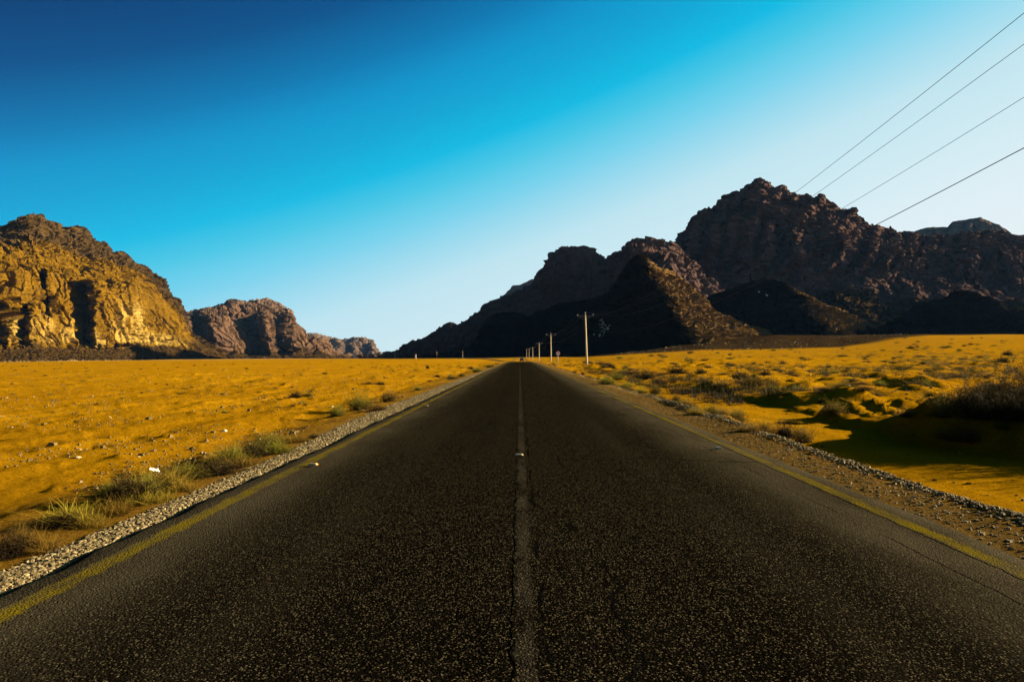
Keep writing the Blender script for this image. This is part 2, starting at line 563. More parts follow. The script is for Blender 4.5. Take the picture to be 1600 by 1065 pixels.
def build_road():
    ys = np.concatenate([np.arange(-25, 2, 0.5), np.geomspace(2, 1100, 700)])
    us = np.concatenate([[0.0], np.linspace(0.02, 0.98, 30), [1.0]])
    jag = lambda s, q: 0.05 * fbm(ys / 0.5, s, 0.2, 4, q) + 0.05 * pn(ys / 5.0, s, 0, q + 7)
    xl = -3.35 + jag(1.7, 91)
    xr = 3.84 + jag(5.2, 95)
    # beyond the crest the road bends gently to the left
    bend = -0.00022 * np.maximum(ys - 230, 0) ** 2 * (ys < 1101)
    x = xl[:, None] + (xr - xl)[:, None] * us[None] + bend[:, None]
    y = ys[:, None] + 0 * us[None]
    base = dip(x - bend[:, None], y)
    tz = np.where(y > 150, terrain(x, y, False) + 0.07, base)
    crown = 0.03 * (1 - ((us - 0.5) * 2) ** 2)[None]
    z = base + crown + (tz - base) * sst(150, 260, y) - 0.05 * (us[None] < 0.001) - 0.05 * (us[None] > 0.999)
    z += 0.12 * sst(450, 700, y)
    o = mesh_obj('road', np.stack([x, y, z], -1).reshape(-1, 3), grid_faces(*x.shape)[:, ::-1].copy(), road_material(), None, True)
    tag(o, 'straight two lane dark asphalt road running to the horizon', kind='structure')

    def strip(name, x0, x1, mat, label, jg):
        yy = np.concatenate([np.arange(-25, 2, 0.5), np.geomspace(2, 300, 900)])
        uu = np.linspace(0, 1, 5)
        a = x0 + jg * fbm(yy / 0.16, x0, 0.3, 3, 101)
        b = x1 + jg * fbm(yy / 0.16, x1 + 3, 0.6, 3, 103)
        bd = -0.00022 * np.maximum(yy - 230, 0) ** 2
        xx = a[:, None] + (b - a)[:, None] * uu[None]
        u = (xx + 3.35) / 7.19
        zb = dip(xx, yy[:, None] + 0 * uu[None])
        tz_ = terrain(xx + bd[:, None], yy[:, None] + 0 * uu[None], False) + 0.07
        z_ = zb + (tz_ - zb) * sst(150, 260, yy)[:, None] + 0.03 * (1 - ((u - 0.5) * 2) ** 2) + 0.003 + 0.00008 * yy[:, None]
        o2 = mesh_obj(name, np.stack([xx + bd[:, None], yy[:, None] + 0 * uu[None], z_], -1).reshape(-1, 3), grid_faces(*xx.shape)[:, ::-1].copy(), mat, None, True, {'side': np.abs(uu[None] - 0.5) * 2 + 0 * xx})
        tag(o2, label, kind='structure')
    ym = line_material('worn_yellow_paint', (0.095, 0.072, 0.002), 0.36, 0.58, 3.0)
    strip('edge_line', -3.08, -2.88, ym, 'worn yellow painted line along the left edge of the road', 0.02)
    strip('edge_line', 3.37, 3.56, ym, 'worn yellow painted line along the right edge of the road', 0.02)
    cm = line_material('worn_white_paint', (0.034, 0.030, 0.022), 0.43, 0.68, 1.6, True)
    strip('centre_line', -0.04, 0.09, cm, 'faded almost worn away white line down the middle of the road', 0.02)


# ------------------------------------------------------------------ mountains
def rock_material(name, lo, mid, hi, strata=12.0, vscale=1.0, pale=None, cap=None):
    t = NT(name, 1.0, 0.0)
    s = 1.0 / vscale
    sp = t.sep()
    n = t.noise(0.02 * s, None, 8, 0.65)
    band = t.noise(0.9, t.vec((0.0016 * s, 0.0016 * s, s / strata)), 5, 0.7)
    varn = t.noise(1.0, t.vec((0.035 * s, 0.035 * s, 0.004 * s)), 6, 0.65)
    fine = t.noise(0.28 * s, None, 6, 0.7)
    c = t.ramp(n, [(0.28, lo), (0.5, mid), (0.74, hi)])
    c = t.mix(0.5, c, t.ramp(band, [(0.3, lo), (0.5, mid), (0.7, hi)]))
    joint = t.vor(1.0, t.vec((0.055 * s, 0.055 * s, 0.012 * s)), 'DISTANCE_TO_EDGE')
    c = t.mix(t.ramp(joint, [(0.0, 0.8), (0.035, 0.0)]), c, tuple(v * 0.3 for v in lo))
    thin = t.noise(0.9, t.vec((0.004 * s, 0.004 * s, 2.6 * s / strata)), 4, 0.75)
    c = t.mix(0.4, c, t.ramp(thin, [(0.36, tuple(v * 0.5 for v in mid)), (0.6, hi)]))
    c = t.mix(t.ramp(varn, [(0.48, 0), (0.66, 0.75)]), c, lo)
    c = t.mix(0.45, c, t.ramp(fine, [(0.3, tuple(v * 0.45 for v in mid)), (0.7, tuple(min(1, v * 1.4) for v in mid))]))
    if pale:
        pm = t.math('MULTIPLY', t.attr('pale'), t.ramp(t.noise(0.03 * s, t.vec((1, 1, 0.5)), 4), [(0.40, 0), (0.55, 1)]))
        c = t.mix(pm, c, pale)
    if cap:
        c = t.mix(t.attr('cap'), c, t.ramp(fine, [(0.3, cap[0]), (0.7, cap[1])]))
    c = t.mix(t.attr('talus'), c, t.ramp(fine, [(0.34, (0.005, 0.003, 0.002)), (0.5, (0.022, 0.013, 0.005)), (0.68, (0.095, 0.058, 0.014))]))
    h = t.math('ADD', t.noise(0.12 * s, None, 8, 0.7), t.math('MULTIPLY', band, 0.5))
    h = t.math('ADD', h, t.math('MULTIPLY', thin, 0.12))
    h = t.math('ADD', h, t.ramp(joint, [(0.0, 0.0), (0.05, 0.15)]))
    t.bump(h, 0.7, 5.0 * vscale)
    return t.color(c)


def curve(pts, X):
    p = np.array(pts, float)
    return np.interp(X, p[:, 0], p[:, 1])


def mountain(name, label, X0, X1, nu, layers, nv, mat, disp, feature=None, back=400.0, jag=1.0, seed=0, attrs=None, talus_layer=1, soft=0.35):
    """layers, bottom to top: (outline in photo pixels, distance along the road axis). The sheet is laid through the layers, folded over the
    crest and down its far side, then broken up by rock relief along its own normals."""
    X = np.linspace(X0, X1, nu)
    Ys, Ds = [], []
    for yc, dc in layers:
        Ys.append(curve(yc, X))
        Ds.append(curve(dc, X) if not callable(dc) else dc(X))
    Ys[-1] = Ys[-1] + jag * (1.6 * fbm(X / 9.0, seed, 0.4, 4, 200 + seed, 0.6))
    for i in range(len(Ys) - 2, -1, -1):
        Ys[i] = np.maximum(Ys[i], Ys[i + 1] + 0.6)
    nl = len(layers)
    v = np.linspace(0, nl - 1, nv)
    P = np.zeros((nu, nv, 3))
    YY = np.zeros((nu, nv))
    for j, vv in enumerate(v):
        i = min(int(vv), nl - 2)
        f = vv - i
        fs = f + soft * (f * f * (3 - 2 * f) - f)
        Y = Ys[i] + (Ys[i + 1] - Ys[i]) * f
        D = Ds[i] + (Ds[i + 1] - Ds[i]) * fs
        if feature is not None:
            D = D + feature(X, Y)
        P[:, j] = CAM + ray(X, Y) * D[:, None]
        YY[:, j] = Y
    du = np.gradient(P, axis=0)
    dv = np.gradient(P, axis=1)
    N = np.cross(du, dv)
    N /= np.linalg.norm(N, axis=2, keepdims=True) + 1e-9
    for ax in (0, 1):
        for _ in range(6):
            N = (np.roll(N, 1, ax) + N + np.roll(N, -1, ax)) / 3 if False else N
    N[..., 2] *= 0.35
    N /= np.linalg.norm(N, axis=2, keepdims=True) + 1e-9
    vn = (v / (nl - 1))[None, :] + 0 * YY
    d = disp(P[..., 0], P[..., 1], P[..., 2], vn, X[:, None] + 0 * YY, YY)
    P = P + N * d[..., None]
    # far side
    top = P[:, -1]
    rows = [top]
    for q in np.linspace(0.08, 1, 14):
        b = top.copy()
        out = ray(X, np.full_like(X, 556.0))
        out[:, 2] = 0
        b = b + out * (back * q)
        b[:, 2] = top[:, 2] + (np.minimum(-40, top[:, 2]) - top[:, 2]) * (q ** 1.4)
        b[:, 2] += 0.06 * (top[:, 2]) * fbm(b[:, 0] / 40, b[:, 1] / 40, 0.3, 3, seed + 300) * (1 - q)
        rows.append(b)
    B = np.stack(rows[1:], 1)
    allP = np.concatenate([P, B], 1)
    tal = np.clip(1 - sst(talus_layer - 0.12, talus_layer + 0.1, v[None, :] + 0.25 * pn(P[..., 0] / 60, P[..., 1] / 60, P[..., 2] / 40, seed)), 0, 1)
    z0 = np.zeros((nu, B.shape[1]))
    at = {'talus': np.concatenate([tal, z0], 1), 'cap': np.zeros((nu, allP.shape[1])), 'pale': np.zeros((nu, allP.shape[1]))}
    if attrs:
        for kx, fn in attrs.items():
            a = fn(X[:, None] + 0 * YY, YY, v[None, :] + 0 * YY)
            at[kx] = np.concatenate([a, np.repeat(a[:, -1:], B.shape[1], 1)], 1)
    o = mesh_obj(name, allP.reshape(-1, 3), grid_faces(*allP.shape[:2]), mat, None, False, at)
    return tag(o, label, kind='structure')


def cliff_disp(seed, big=30.0, crack=20.0, strat=3.0, knob=8.0, fine=2.0, sc=1.0, top=0.5, crackw=0.2, kcap=1.0):
    def fn(x, y, z, v, X, Y):
        hz = 70.0 * sc
        w = 12 * sc * fbm(x / (60 * sc), y / (60 * sc), z / (60 * sc), 3, seed + 40)
        body = sst(0.12, 0.34, v) * (1 - (1 - top) * sst(0.8, 1.0, v))
        n1 = fbm((x + w) / hz, (y + w) / hz, z / (hz * 3.2), 3, seed)
        # buttresses with one abrupt side
        n2 = pn((x + w) / (38 * sc), (y + w) / (38 * sc), z / (160 * sc), seed + 5)
        n3 = pn((x + w) / (17 * sc), (y + w) / (17 * sc), z / (70 * sc), seed + 6)
        cr = -(1 - sst(0, crackw, np.abs(n2))) - 0.5 * (1 - sst(0, crackw, np.abs(n3)))
        zz = z + 0.25 * w
        st = pn(x / (220 * sc), y / (220 * sc), zz / (11 * sc), seed + 8) + 0.6 * pn(x / (120 * sc), y / (120 * sc), zz / (4.5 * sc), seed + 9)
        kb = 1 - 2 * np.abs(pn(x / (26 * sc), y / (26 * sc), z / (22 * sc), seed + 10)) + 0.6 * (1 - 2 * np.abs(pn(x / (11 * sc), y / (11 * sc), z / (10 * sc), seed + 11)))
        fi = fbm(x / (7 * sc), y / (7 * sc), z / (6 * sc), 4, seed + 12, 0.6)
        d = body * (big * n1 + crack * cr + strat * st)
        d = d + knob * kb * (0.14 + kcap * sst(0.62, 0.85, v)) + fine * fi * (0.7 + 0.5 * sst(0.6, 0.85, v))
        lo = 1 - sst(0.1, 0.3, v)
        d = d + lo * (1.7 * knob * fbm(x / (26 * sc), y / (26 * sc), z / (22 * sc), 5, seed + 14, 0.65))
        return d * (1 - (1 - top) * 0.8 * sst(0.93, 1.0, v)) * sst(0.0, 0.05, v)
    return fn


def rubble_disp(seed, big=14.0, mid=6.0, fine=2.0, sc=1.0):
    def fn(x, y, z, v, X, Y):
        g = fbm((x) / (70 * sc), (y) / (70 * sc), z / (130 * sc), 3, seed)
        gull = -np.abs(pn(x / (28 * sc), y / (28 * sc), z / (90 * sc), seed + 3))
        m = fbm(x / (14 * sc), y / (14 * sc), z / (12 * sc), 4, seed + 4, 0.62)
        b = np.maximum(0.25 - np.abs(pn(x / (6 * sc), y / (6 * sc), z / (5 * sc), seed + 8)), 0) * 4
        return (big * g + big * 0.8 * gull + mid * m + fine * b) * sst(0.0, 0.06, v) * (1 - 0.55 * sst(0.92, 1, v))
    return fn


def build_mountains():
    ochre = rock_material('ochre_sandstone', (0.034, 0.017, 0.0010), (0.100, 0.053, 0.0030), (0.165, 0.093, 0.006), 12, 1.0,
                          (0.26, 0.175, 0.04), ((0.018, 0.011, 0.005), (0.066, 0.042, 0.018)))
    rose = rock_material('rose_sandstone', (0.030, 0.017, 0.011), (0.078, 0.045, 0.027), (0.118, 0.072, 0.042), 14, 1.6,
                         (0.15, 0.10, 0.055), ((0.05, 0.031, 0.022), (0.14, 0.092, 0.066)))
    brown = rock_material('brown_sandstone', (0.030, 0.018, 0.016), (0.080, 0.049, 0.042), (0.140, 0.088, 0.072), 10, 1.2,
                          (0.10, 0.07, 0.03), ((0.03, 0.02, 0.01), (0.05, 0.03, 0.02)))
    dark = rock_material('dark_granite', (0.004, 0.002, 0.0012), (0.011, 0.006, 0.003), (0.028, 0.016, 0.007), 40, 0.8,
                         (0.06, 0.045, 0.02), ((0.010, 0.006, 0.002), (0.225, 0.132, 0.048)))  # cap pair: lighter tone standing in for sunlight on the right flanks
    far = rock_material('far_sandstone', (0.05, 0.034, 0.022), (0.09, 0.06, 0.04), (0.12, 0.085, 0.058), 20, 4.0,
                        (0.2, 0.15, 0.1), ((0.03, 0.02, 0.01), (0.05, 0.03, 0.02)))

    # --- left mountain, long wall parallel to the road
    D0 = lambda X: 920 * F / (812 - X)
    ridge = [(-330, 420), (-200, 400), (-120, 372), (-60, 366), (-20, 360), (0, 357.5), (12, 355), (20, 350), (26, 344), (39.5, 336.4), (51, 337), (58, 340), (64.5, 349),
             (71, 351), (80, 350), (85.5, 353), (91, 359.5), (96, 361), (105, 359), (114.5, 355), (121, 355), (129, 358), (134, 368), (142, 372.6),
             (151, 378), (168, 383), (171, 398), (176, 397.6), (188, 399), (200, 406), (225, 417.5), (235, 431), (250, 432.5), (260, 452.5),
             (265, 460), (277.5, 470), (281, 482.5), (287.5, 495), (291, 512.5), (300, 522), (325, 536), (350, 551)]
    should = [(-330, 450), (-100, 405), (0, 390), (59, 384), (103, 398), (131, 406), (160, 412), (200, 424), (235, 448), (262, 475), (280, 500), (291, 522), (320, 545), (350, 556)]
    clift = [(-330, 480), (-100, 440), (0, 425), (60, 425), (110, 432), (150, 438), (180, 440), (215, 458), (245, 480), (270, 505), (290, 530), (320, 550), (350, 557)]
    talt = [(-330, 545), (0, 541), (50, 539), (130, 540), (200, 541), (260, 541), (300, 545), (330, 552), (350, 559)]

    def feat(X, Y):
        X = X + 5 * pn(Y / 9.0, X / 60, 0.5, 33) + 2.5 * pn(Y / 3.0, X / 30, 0.5, 34)
        Y = Y + 5 * pn(X / 8.0, 0.2, 0.5, 35)
        r = np.zeros_like(X)
        lo = sst(438, 452, Y) * (1 - sst(534, 545, Y))
        # deep recess and the buttress right of it
        r += 120 * lo * (sst(106, 122, X - 0.12 * (Y - 440)) - sst(134, 141, X - 0.08 * (Y - 440)))
        r += -45 * lo * (sst(138, 150, X) - sst(200, 225, X))
        lo2 = sst(418, 432, Y) * (1 - sst(480, 500, Y))
        r += 95 * lo2 * (sst(50, 60, X - 0.15 * (Y - 430)) - sst(68, 74, X - 0.15 * (Y - 430)))
        lo3 = sst(470, 484, Y) * (1 - sst(530, 545, Y))
        r += 85 * lo3 * (sst(20, 30, X) - sst(44, 50, X))
        r += 70 * lo3 * (sst(-12, 0, X) - sst(8, 13, X))
        return r
    mountain('mountain', 'large sunlit ochre sandstone mountain with dark rocky crest left of the plain', -330, 350, 640,
             [([(-330, 575), (0, 571), (150, 568), (300, 564), (350, 562)], D0),
              (talt, lambda X: D0(X) + 75), (clift, lambda X: D0(X) + 135), (should, lambda X: D0(X) + 290),
              (ridge, lambda X: D0(X) + 300 + 200 * (1 - sst(120, 330, X)))], 330, ochre,
             cliff_disp(1, 19, 19, 4.6, 7, 2.6, 1.0, 0.75, 0.09, 1.6), feat, 700, 1.0, 1,
             {'cap': lambda X, Y, v: sst(3.02, 3.18, v + 0.1 * pn(X / 14, Y / 9, 0, 3)) * 0.9,
              'talus': lambda X, Y, v: np.maximum(1 - sst(0.86, 1.1, v + 0.25 * pn(X / 20, Y / 6, 0, 44)), sst(288, 312, X + 6 * pn(X / 6, Y / 5, 0, 45))),
              'pale': lambda X, Y, v: np.maximum(np.exp(-((X - 204) / 16) ** 2 - ((Y - 500) / 22) ** 2), np.maximum(np.exp(-((X - 148) / 18) ** 2 - ((Y - 534) / 10) ** 2), 0.6 * sst(1.0, 1.1, v) * (1 - sst(1.25, 1.5, v)))) * 1.3}, soft=0.2)

    # --- second mountain on the left
    sil = [(262, 540), (280, 510), (287.5, 497.5), (292.5, 489), (300, 484), (320, 481), (335, 477.5), (355, 474), (364, 469.5), (380, 470.5), (392.5, 467), (407.5, 467),
           (425, 471), (442.5, 479), (452.5, 485), (454.5, 504), (460, 506), (474, 515), (475.5, 527), (505, 530), (512, 535), (516, 547), (532, 555), (545, 559)]
    mid_ = [(p, q + 0.30 * max(0, 555 - q)) for p, q in sil]
    D2 = lambda X: np.interp(X, [262, 290, 480, 545], [2500, 2600, 3250, 3600])

    def feat2(X, Y):
        t = 0.5 + 0.5 * np.sin((X - 0.28 * (Y - 500)) / 9.5 + 1.5 * np.sin(X / 23.0))
        return 250 * (t - 0.5) * sst(476, 500, Y) * (1 - sst(545, 558, Y)) * (1 - 0.6 * sst(455, 470, X))
    mountain('mountain', 'flat domed reddish sandstone massif with deep shaded clefts behind the ochre mountain', 262, 545, 420,
             [([(262, 568), (320, 566), (420, 562), (545, 560.5)], D2),
              ([(262, 545), (295, 541), (345, 546), (395, 551), (420, 547), (455, 543), (495, 549), (520, 556), (545, 560)], lambda X: D2(X) + 120),
              (mid_, lambda X: D2(X) + 260), (sil, lambda X: D2(X) + 700)], 210, rose,
             cliff_disp(2, 32, 40, 7, 9, 3, 1.9, 0.6, 0.14), feat2, 900, 0.6, 2,
             {'cap': lambda X, Y, v: sst(2.3, 2.8, v)}, soft=0.3)

    # --- third mountain, hazy
    sil = [(455, 535), (475, 524), (495, 522.5), (510, 526), (530, 529), (547.5, 529), (557.5, 526), (567.5, 527.5), (581, 531), (585.5, 540), (589, 550), (592, 551), (597, 557)]
    D3 = lambda X: np.interp(X, [455, 600], [7000, 8200])

    def feat3(X, Y):
        t = 0.5 + 0.5 * np.sin((X - 0.2 * (Y - 540)) / 5.0 + 1.2 * np.sin(X / 17.0))
        return 330 * (t - 0.5) * sst(530, 540, Y)
    mountain('mountain', 'low pale blue hazy mesa at the far end of the plain', 455, 597, 200,
             [([(455, 561), (597, 559)], D3), ([(455, 556), (580, 556), (597, 558)], lambda X: D3(X) + 150),
              ([(p, q + 0.3 * (557 - q)) for p, q in sil], lambda X: D3(X) + 400), (sil, lambda X: D3(X) + 1200)], 80, far,
             cliff_disp(3, 60, 60, 8, 20, 6, 4.5, 0.5, 0.25), feat3, 1500, 0.3, 3, {'cap': lambda X, Y, v: 0 * v}, soft=0.3)

    # --- far hills on the right, showing above the nearer ridge
    sil = [(600, 556), (660, 545), (690, 530), (699, 512), (702, 505), (707, 503), (712, 506), (717, 513), (726, 510), (731, 503), (736, 495), (748, 488.5), (757, 487),
           (770, 477), (788, 462), (795, 454), (802, 446), (812, 446), (825, 439), (842, 432), (870, 424), (900, 425), (960, 440)]
    mountain('mountain', 'distant blue hill showing above the dark ridge at the end of the road', 600, 960, 260,
             [([(600, 562), (960, 560)], [(600, 5200), (960, 5000)]), ([(p, q + 0.6 * (558 - q)) for p, q in sil], [(600, 5350), (960, 5150)]),
              (sil, [(600, 5700), (960, 5500)])], 70, far, cliff_disp(4, 60, 40, 8, 20, 5, 4.0, 0.3), None, 1500, 0.3, 4, None, 0.3)
    sil = [(1380, 400), (1410, 372), (1429, 361.4), (1440.6, 357), (1460, 354), (1480, 356), (1488.5, 347), (1519, 341.7), (1533.5, 340), (1540.6, 344.5), (1562, 353),
           (1583, 368.5), (1600, 367), (1650, 372), (1760, 400)]
    mountain('mountain', 'distant blue stepped hill behind the right end of the big mountain', 1380, 1760, 240,
             [([(1380, 520), (1760, 520)], [(1380, 4100), (1760, 4100)]), ([(p, q + 0.5 * (520 - q)) for p, q in sil], [(1380, 4200), (1760, 4200)]),
              (sil, [(1380, 4450), (1760, 4450)])], 80, far, cliff_disp(5, 50, 40, 10, 20, 5, 4.0, 0.3), None, 1500, 0.3, 5, None, 0.3)

    # --- middle ridge on the right
    sil = [(560, 560), (600, 558), (616, 554), (622.5, 547.5), (637.5, 539), (645, 534), (660, 530), (667.5, 525), (675, 520), (687.5, 514), (700, 510.5), (710, 512.5), (716, 513),
           (725, 505), (732.5, 502.5), (742.5, 492.5), (752.5, 486), (760, 475), (780, 466), (800, 460), (815, 454), (830, 446), (842, 442), (845, 427.5),
           (850, 416), (860, 405), (870, 394), (887.5, 388), (910, 386), (922.5, 392.5), (932.5, 399), (945, 407.5), (960, 399), (975, 392.5), (977.5, 387.5),
           (990, 380), (1000, 380), (1017, 385), (1037, 383), (1046, 387), (1052, 392), (1070, 410), (1100, 440), (1150, 480)]
    D4 = lambda X: np.interp(X, [560, 620, 700, 850, 1000, 1150], [3300, 3050, 2650, 1950, 1450, 1350])
    mountain('mountain', 'dark shaded cliffed ridge sloping down to the end of the road', 560, 1150, 640,
             [([(560, 563), (700, 561), (850, 559), (1000, 550), (1150, 540)], D4),
              ([(560, 561), (616, 558), (700, 550), (745, 530), (775, 505), (850, 495), (950, 470), (1050, 455), (1150, 500)], lambda X: D4(X) + 90),
              ([(560, 560.5), (616, 556), (700, 520), (745, 497), (800, 470), (842, 450), (870, 420), (910, 412), (945, 418), (990, 400), (1046, 405), (1100, 455), (1150, 490)], lambda X: D4(X) + 150),
              (sil, lambda X: D4(X) + 380)], 240, brown, cliff_disp(6, 30, 20, 6, 8, 3, 1.3, 0.6, 0.15), None, 700, 0.9, 6, None, 1, 0.25)

    # --- big mountain on the right
    sil = [(990, 470), (1020, 430), (1044, 400), (1050, 389.5), (1055, 380), (1074, 357), (1077.5, 344.5), (1093, 330), (1105.6, 326), (1115.5, 326), (1121, 315), (1129.6, 305), (1145, 302),
           (1158, 298), (1170, 289.6), (1180, 280.5), (1187, 278.5), (1200, 287), (1214, 292), (1225, 291.5), (1235, 301), (1248, 305), (1262, 302), (1272, 308),
           (1284.5, 303.7), (1293, 311), (1298.6, 319), (1308, 325), (1314, 327), (1333.5, 324), (1339, 332), (1349, 341.7), (1361.7, 351.5), (1376, 353),
           (1383, 357), (1393, 354), (1402.5, 363), (1418, 363), (1429, 362), (1438, 368.5), (1460, 370), (1485.6, 374), (1494, 366.5), (1514, 365.6), (1539, 362),
           (1562, 366.5), (1590, 372), (1660, 380), (1760, 372), (1860, 400)]
    up = [(990, 490), (1050, 420), (1090, 385), (1150, 370), (1187, 365), (1250, 372), (1300, 380), (1350, 392), (1400, 400), (1450, 408), (1520, 405), (1600, 408), (1860, 430)]
    lowc = [(990, 510), (1050, 460), (1100, 445), (1187, 432), (1250, 430), (1300, 428), (1350, 432), (1420, 440), (1500, 446), (1600, 452), (1860, 470)]
    D5 = lambda X: np.interp(X, [990, 1100, 1300, 1500, 1860], [1750, 1600, 1520, 1500, 1450])

    def feat5(X, Y):
        s = X + 0.55 * (Y - 300)
        saw = (s / 40.0 + 0.6 * np.sin(s / 47.0) + 0.25 * np.sin(Y / 17.0)) % 1.0
        rib = np.where(saw < 0.6, saw / 0.6, (1 - saw) / 0.4)
        sb = (s / 17.0 + 0.5 * np.sin(s / 31.0 + 2) + 0.3 * np.sin(Y / 11.0)) % 1.0
        rb = np.where(sb < 0.6, sb / 0.6, (1 - sb) / 0.4)
        return -(70 * (rib - 0.4) + 24 * (rb - 0.4)) * sst(285, 315, Y) * (1 - sst(410, 440, Y)) * (1 - 0.75 * sst(1360, 1440, X))
    mountain('mountain', 'big dark brown rugged mountain with the highest peak on the right', 990, 1860, 820,
             [([(990, 556), (1200, 545), (1400, 528), (1600, 526), (1860, 526)], D5),
              ([(990, 530), (1100, 510), (1250, 496), (1400, 500), (1600, 500), (1860, 505)], lambda X: D5(X) + 90),
              (lowc, lambda X: D5(X) + 260), (up, lambda X: D5(X) + 360), (sil, lambda X: D5(X) + 560)], 300, brown,
             cliff_disp(7, 22, 16, 8.0, 8, 3.4, 1.2, 0.65, 0.12), feat5, 800, 1.0, 7, None, 1.6, 0.25)

    # --- dark hills in front; sunlight on their right flanks is painted in as lighter brown
    def lit_flank(X, Y, Xc0, Y0, Xc1, Y1):
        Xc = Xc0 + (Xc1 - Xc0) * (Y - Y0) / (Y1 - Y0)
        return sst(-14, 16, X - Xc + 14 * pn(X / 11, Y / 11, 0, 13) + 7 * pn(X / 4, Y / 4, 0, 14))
    def crest(Xc0, Y0, Xc1, Y1, kl, kr):
        def fn(X, Y):
            Xc = Xc0 + (Xc1 - Xc0) * np.clip((Y - Y0) / (Y1 - Y0), 0, 1.1)
            Xc = Xc + 5 * np.sin(Y / 9.0) + 3 * np.sin(Y / 3.7)
            d = X - Xc
            return np.where(d < 0, -kl * d, kr * d)
        return fn
    sil = [(700, 559), (735, 540), (745, 525), (752, 512), (760, 497), (775, 489), (795, 487), (812, 488), (825, 493), (850, 483), (875, 473), (912, 469), (950, 458), (970, 432), (985, 406),
           (1000, 395), (1011, 401), (1028, 418), (1056, 426), (1075, 440), (1093, 457), (1110, 471), (1113, 480), (1132, 494), (1158, 505), (1183, 513.5), (1205, 519), (1240, 530)]
    cf = crest(1003, 396, 1092, 540, 1.0, 3.4)

    def feat6(X, Y):
        g = cf(X, Y)
        return np.where(X < 1003, np.minimum(g, 190 + 0 * X) * sst(700, 1003, X) + 0 * g, g) + 0.0
    D6 = lambda X: np.interp(X, [700, 850, 1000, 1100, 1240], [2150, 1350, 860, 790, 700])
    mountain('hill', 'black rocky hill with a sunlit rubble flank on its right behind the poles', 700, 1240, 620,
             [([(700, 563), (850, 560), (950, 556), (1000, 552), (1100, 547), (1183, 540), (1240, 536)], D6),
              ([(700, 561), (850, 545), (950, 525), (1000, 505), (1060, 505), (1100, 515), (1183, 526), (1240, 533)], lambda X: D6(X) + 70),
              (sil, lambda X: D6(X) + 190)], 260, dark, rubble_disp(8, 12, 6.5, 5.0, 0.8), feat6, 350, 0.8, 8, {'talus': lambda X, Y, v: 0 * v, 'cap': lambda X, Y, v: lit_flank(X, Y, 1003, 396, 1092, 540)}, 1, 0.2)
    sil = [(1060, 500), (1090, 472), (1110, 461), (1150, 446), (1180, 437), (1197, 434.6), (1225, 440), (1245, 451), (1265, 460), (1282, 470), (1302, 477), (1331, 494), (1350, 505), (1370, 510), (1395, 518), (1420, 526)]
    mountain('hill', 'black conical hill with sunlit brown right slope below the big mountain', 1060, 1420, 380,
             [([(1060, 548), (1200, 541), (1420, 532)], [(1060, 1180), (1200, 1120), (1420, 1050)]),
              ([(1060, 525), (1200, 500), (1300, 508), (1370, 522), (1420, 529)], [(1060, 1240), (1200, 1180), (1420, 1100)]),
              (sil, [(1060, 1360), (1200, 1300), (1420, 1150)])], 190, dark, rubble_disp(9, 13, 6, 4, 0.9), crest(1232, 440, 1300, 530, 0.8, 2.2), 300, 0.8, 9, {'talus': lambda X, Y, v: 0 * v, 'cap': lambda X, Y, v: 0.7 * lit_flank(X, Y, 1237, 440, 1305, 530)}, 1, 0.2)
    sil = [(1320, 522), (1345, 516), (1380, 512), (1400, 500), (1420, 487), (1438, 474), (1471, 465.6), (1491, 454), (1505, 451.5), (1525, 457), (1548, 468), (1567, 482), (1600, 490), (1650, 478), (1720, 470), (1800, 500), (1860, 520)]
    mountain('hill', 'black jagged hill at the foot of the mountain on the far right', 1320, 1860, 400,
             [([(1320, 528), (1450, 526), (1600, 525), (1860, 526)], [(1320, 1080), (1860, 1150)]),
              ([(1320, 525), (1400, 514), (1500, 495), (1600, 505), (1720, 500), (1860, 524)], [(1320, 1120), (1860, 1200)]),
              (sil, [(1320, 1230), (1860, 1330)])], 170, dark, rubble_disp(10, 16, 8, 5, 0.9), crest(1560, 450, 1600, 530, 0.5, 0.9), 300, 0.8, 10, {'talus': lambda X, Y, v: 0 * v}, 1, 0.2)


build_ground()
build_road()
build_mountains()
# ------------------------------------------------------------------ plants
def ribbons(starts, dirs, lens, width, rnd, segs=3, droop=0.0, curl=0.15):
    """flat tapering blades: arrays of starts (n,3), unit directions (n,3), lengths (n)"""
    n = len(starts)
    t = np.linspace(0, 1, segs + 1)
    side = np.cross(dirs, rnd.normal(size=(n, 3)))
    side /= np.linalg.norm(side, axis=1, keepdims=True) + 1e-9
    bend = rnd.normal(size=(n, 3)) * curl
    c = starts[:, None] + dirs[:, None] * (lens[:, None] * t)[..., None] + bend[:, None] * (lens[:, None] * t ** 2)[..., None]
    c[..., 2] -= droop * lens[:, None] * t ** 2
    w = np.broadcast_to(np.asarray(width), (n,))[:, None] * (1 - 0.85 * t)
    L = c - side[:, None] * w[..., None] / 2
    R_ = c + side[:, None] * w[..., None] / 2
    v = np.stack([L, R_], 2).reshape(-1, 3)
    b = np.arange(n)[:, None] * (2 * (segs + 1)) + np.arange(segs)[None] * 2
    f = np.stack([b, b + 1, b + 3, b + 2], -1).reshape(-1, 4)
    return v, f, c


def join(parts):
    vs, fs, k0 = [], [], 0
    for v, f in parts:
        vs.append(v)
        fs.append(f + k0)
        k0 += len(v)
    return np.concatenate(vs), np.concatenate(fs)


def rdirs(n, lo, hi, rnd):
    a = rnd.uniform(0, 2 * math.pi, n)
    e = np.radians(rnd.uniform(lo, hi, n))
    return np.stack([np.cos(a) * np.cos(e), np.sin(a) * np.cos(e), np.sin(e)], -1)


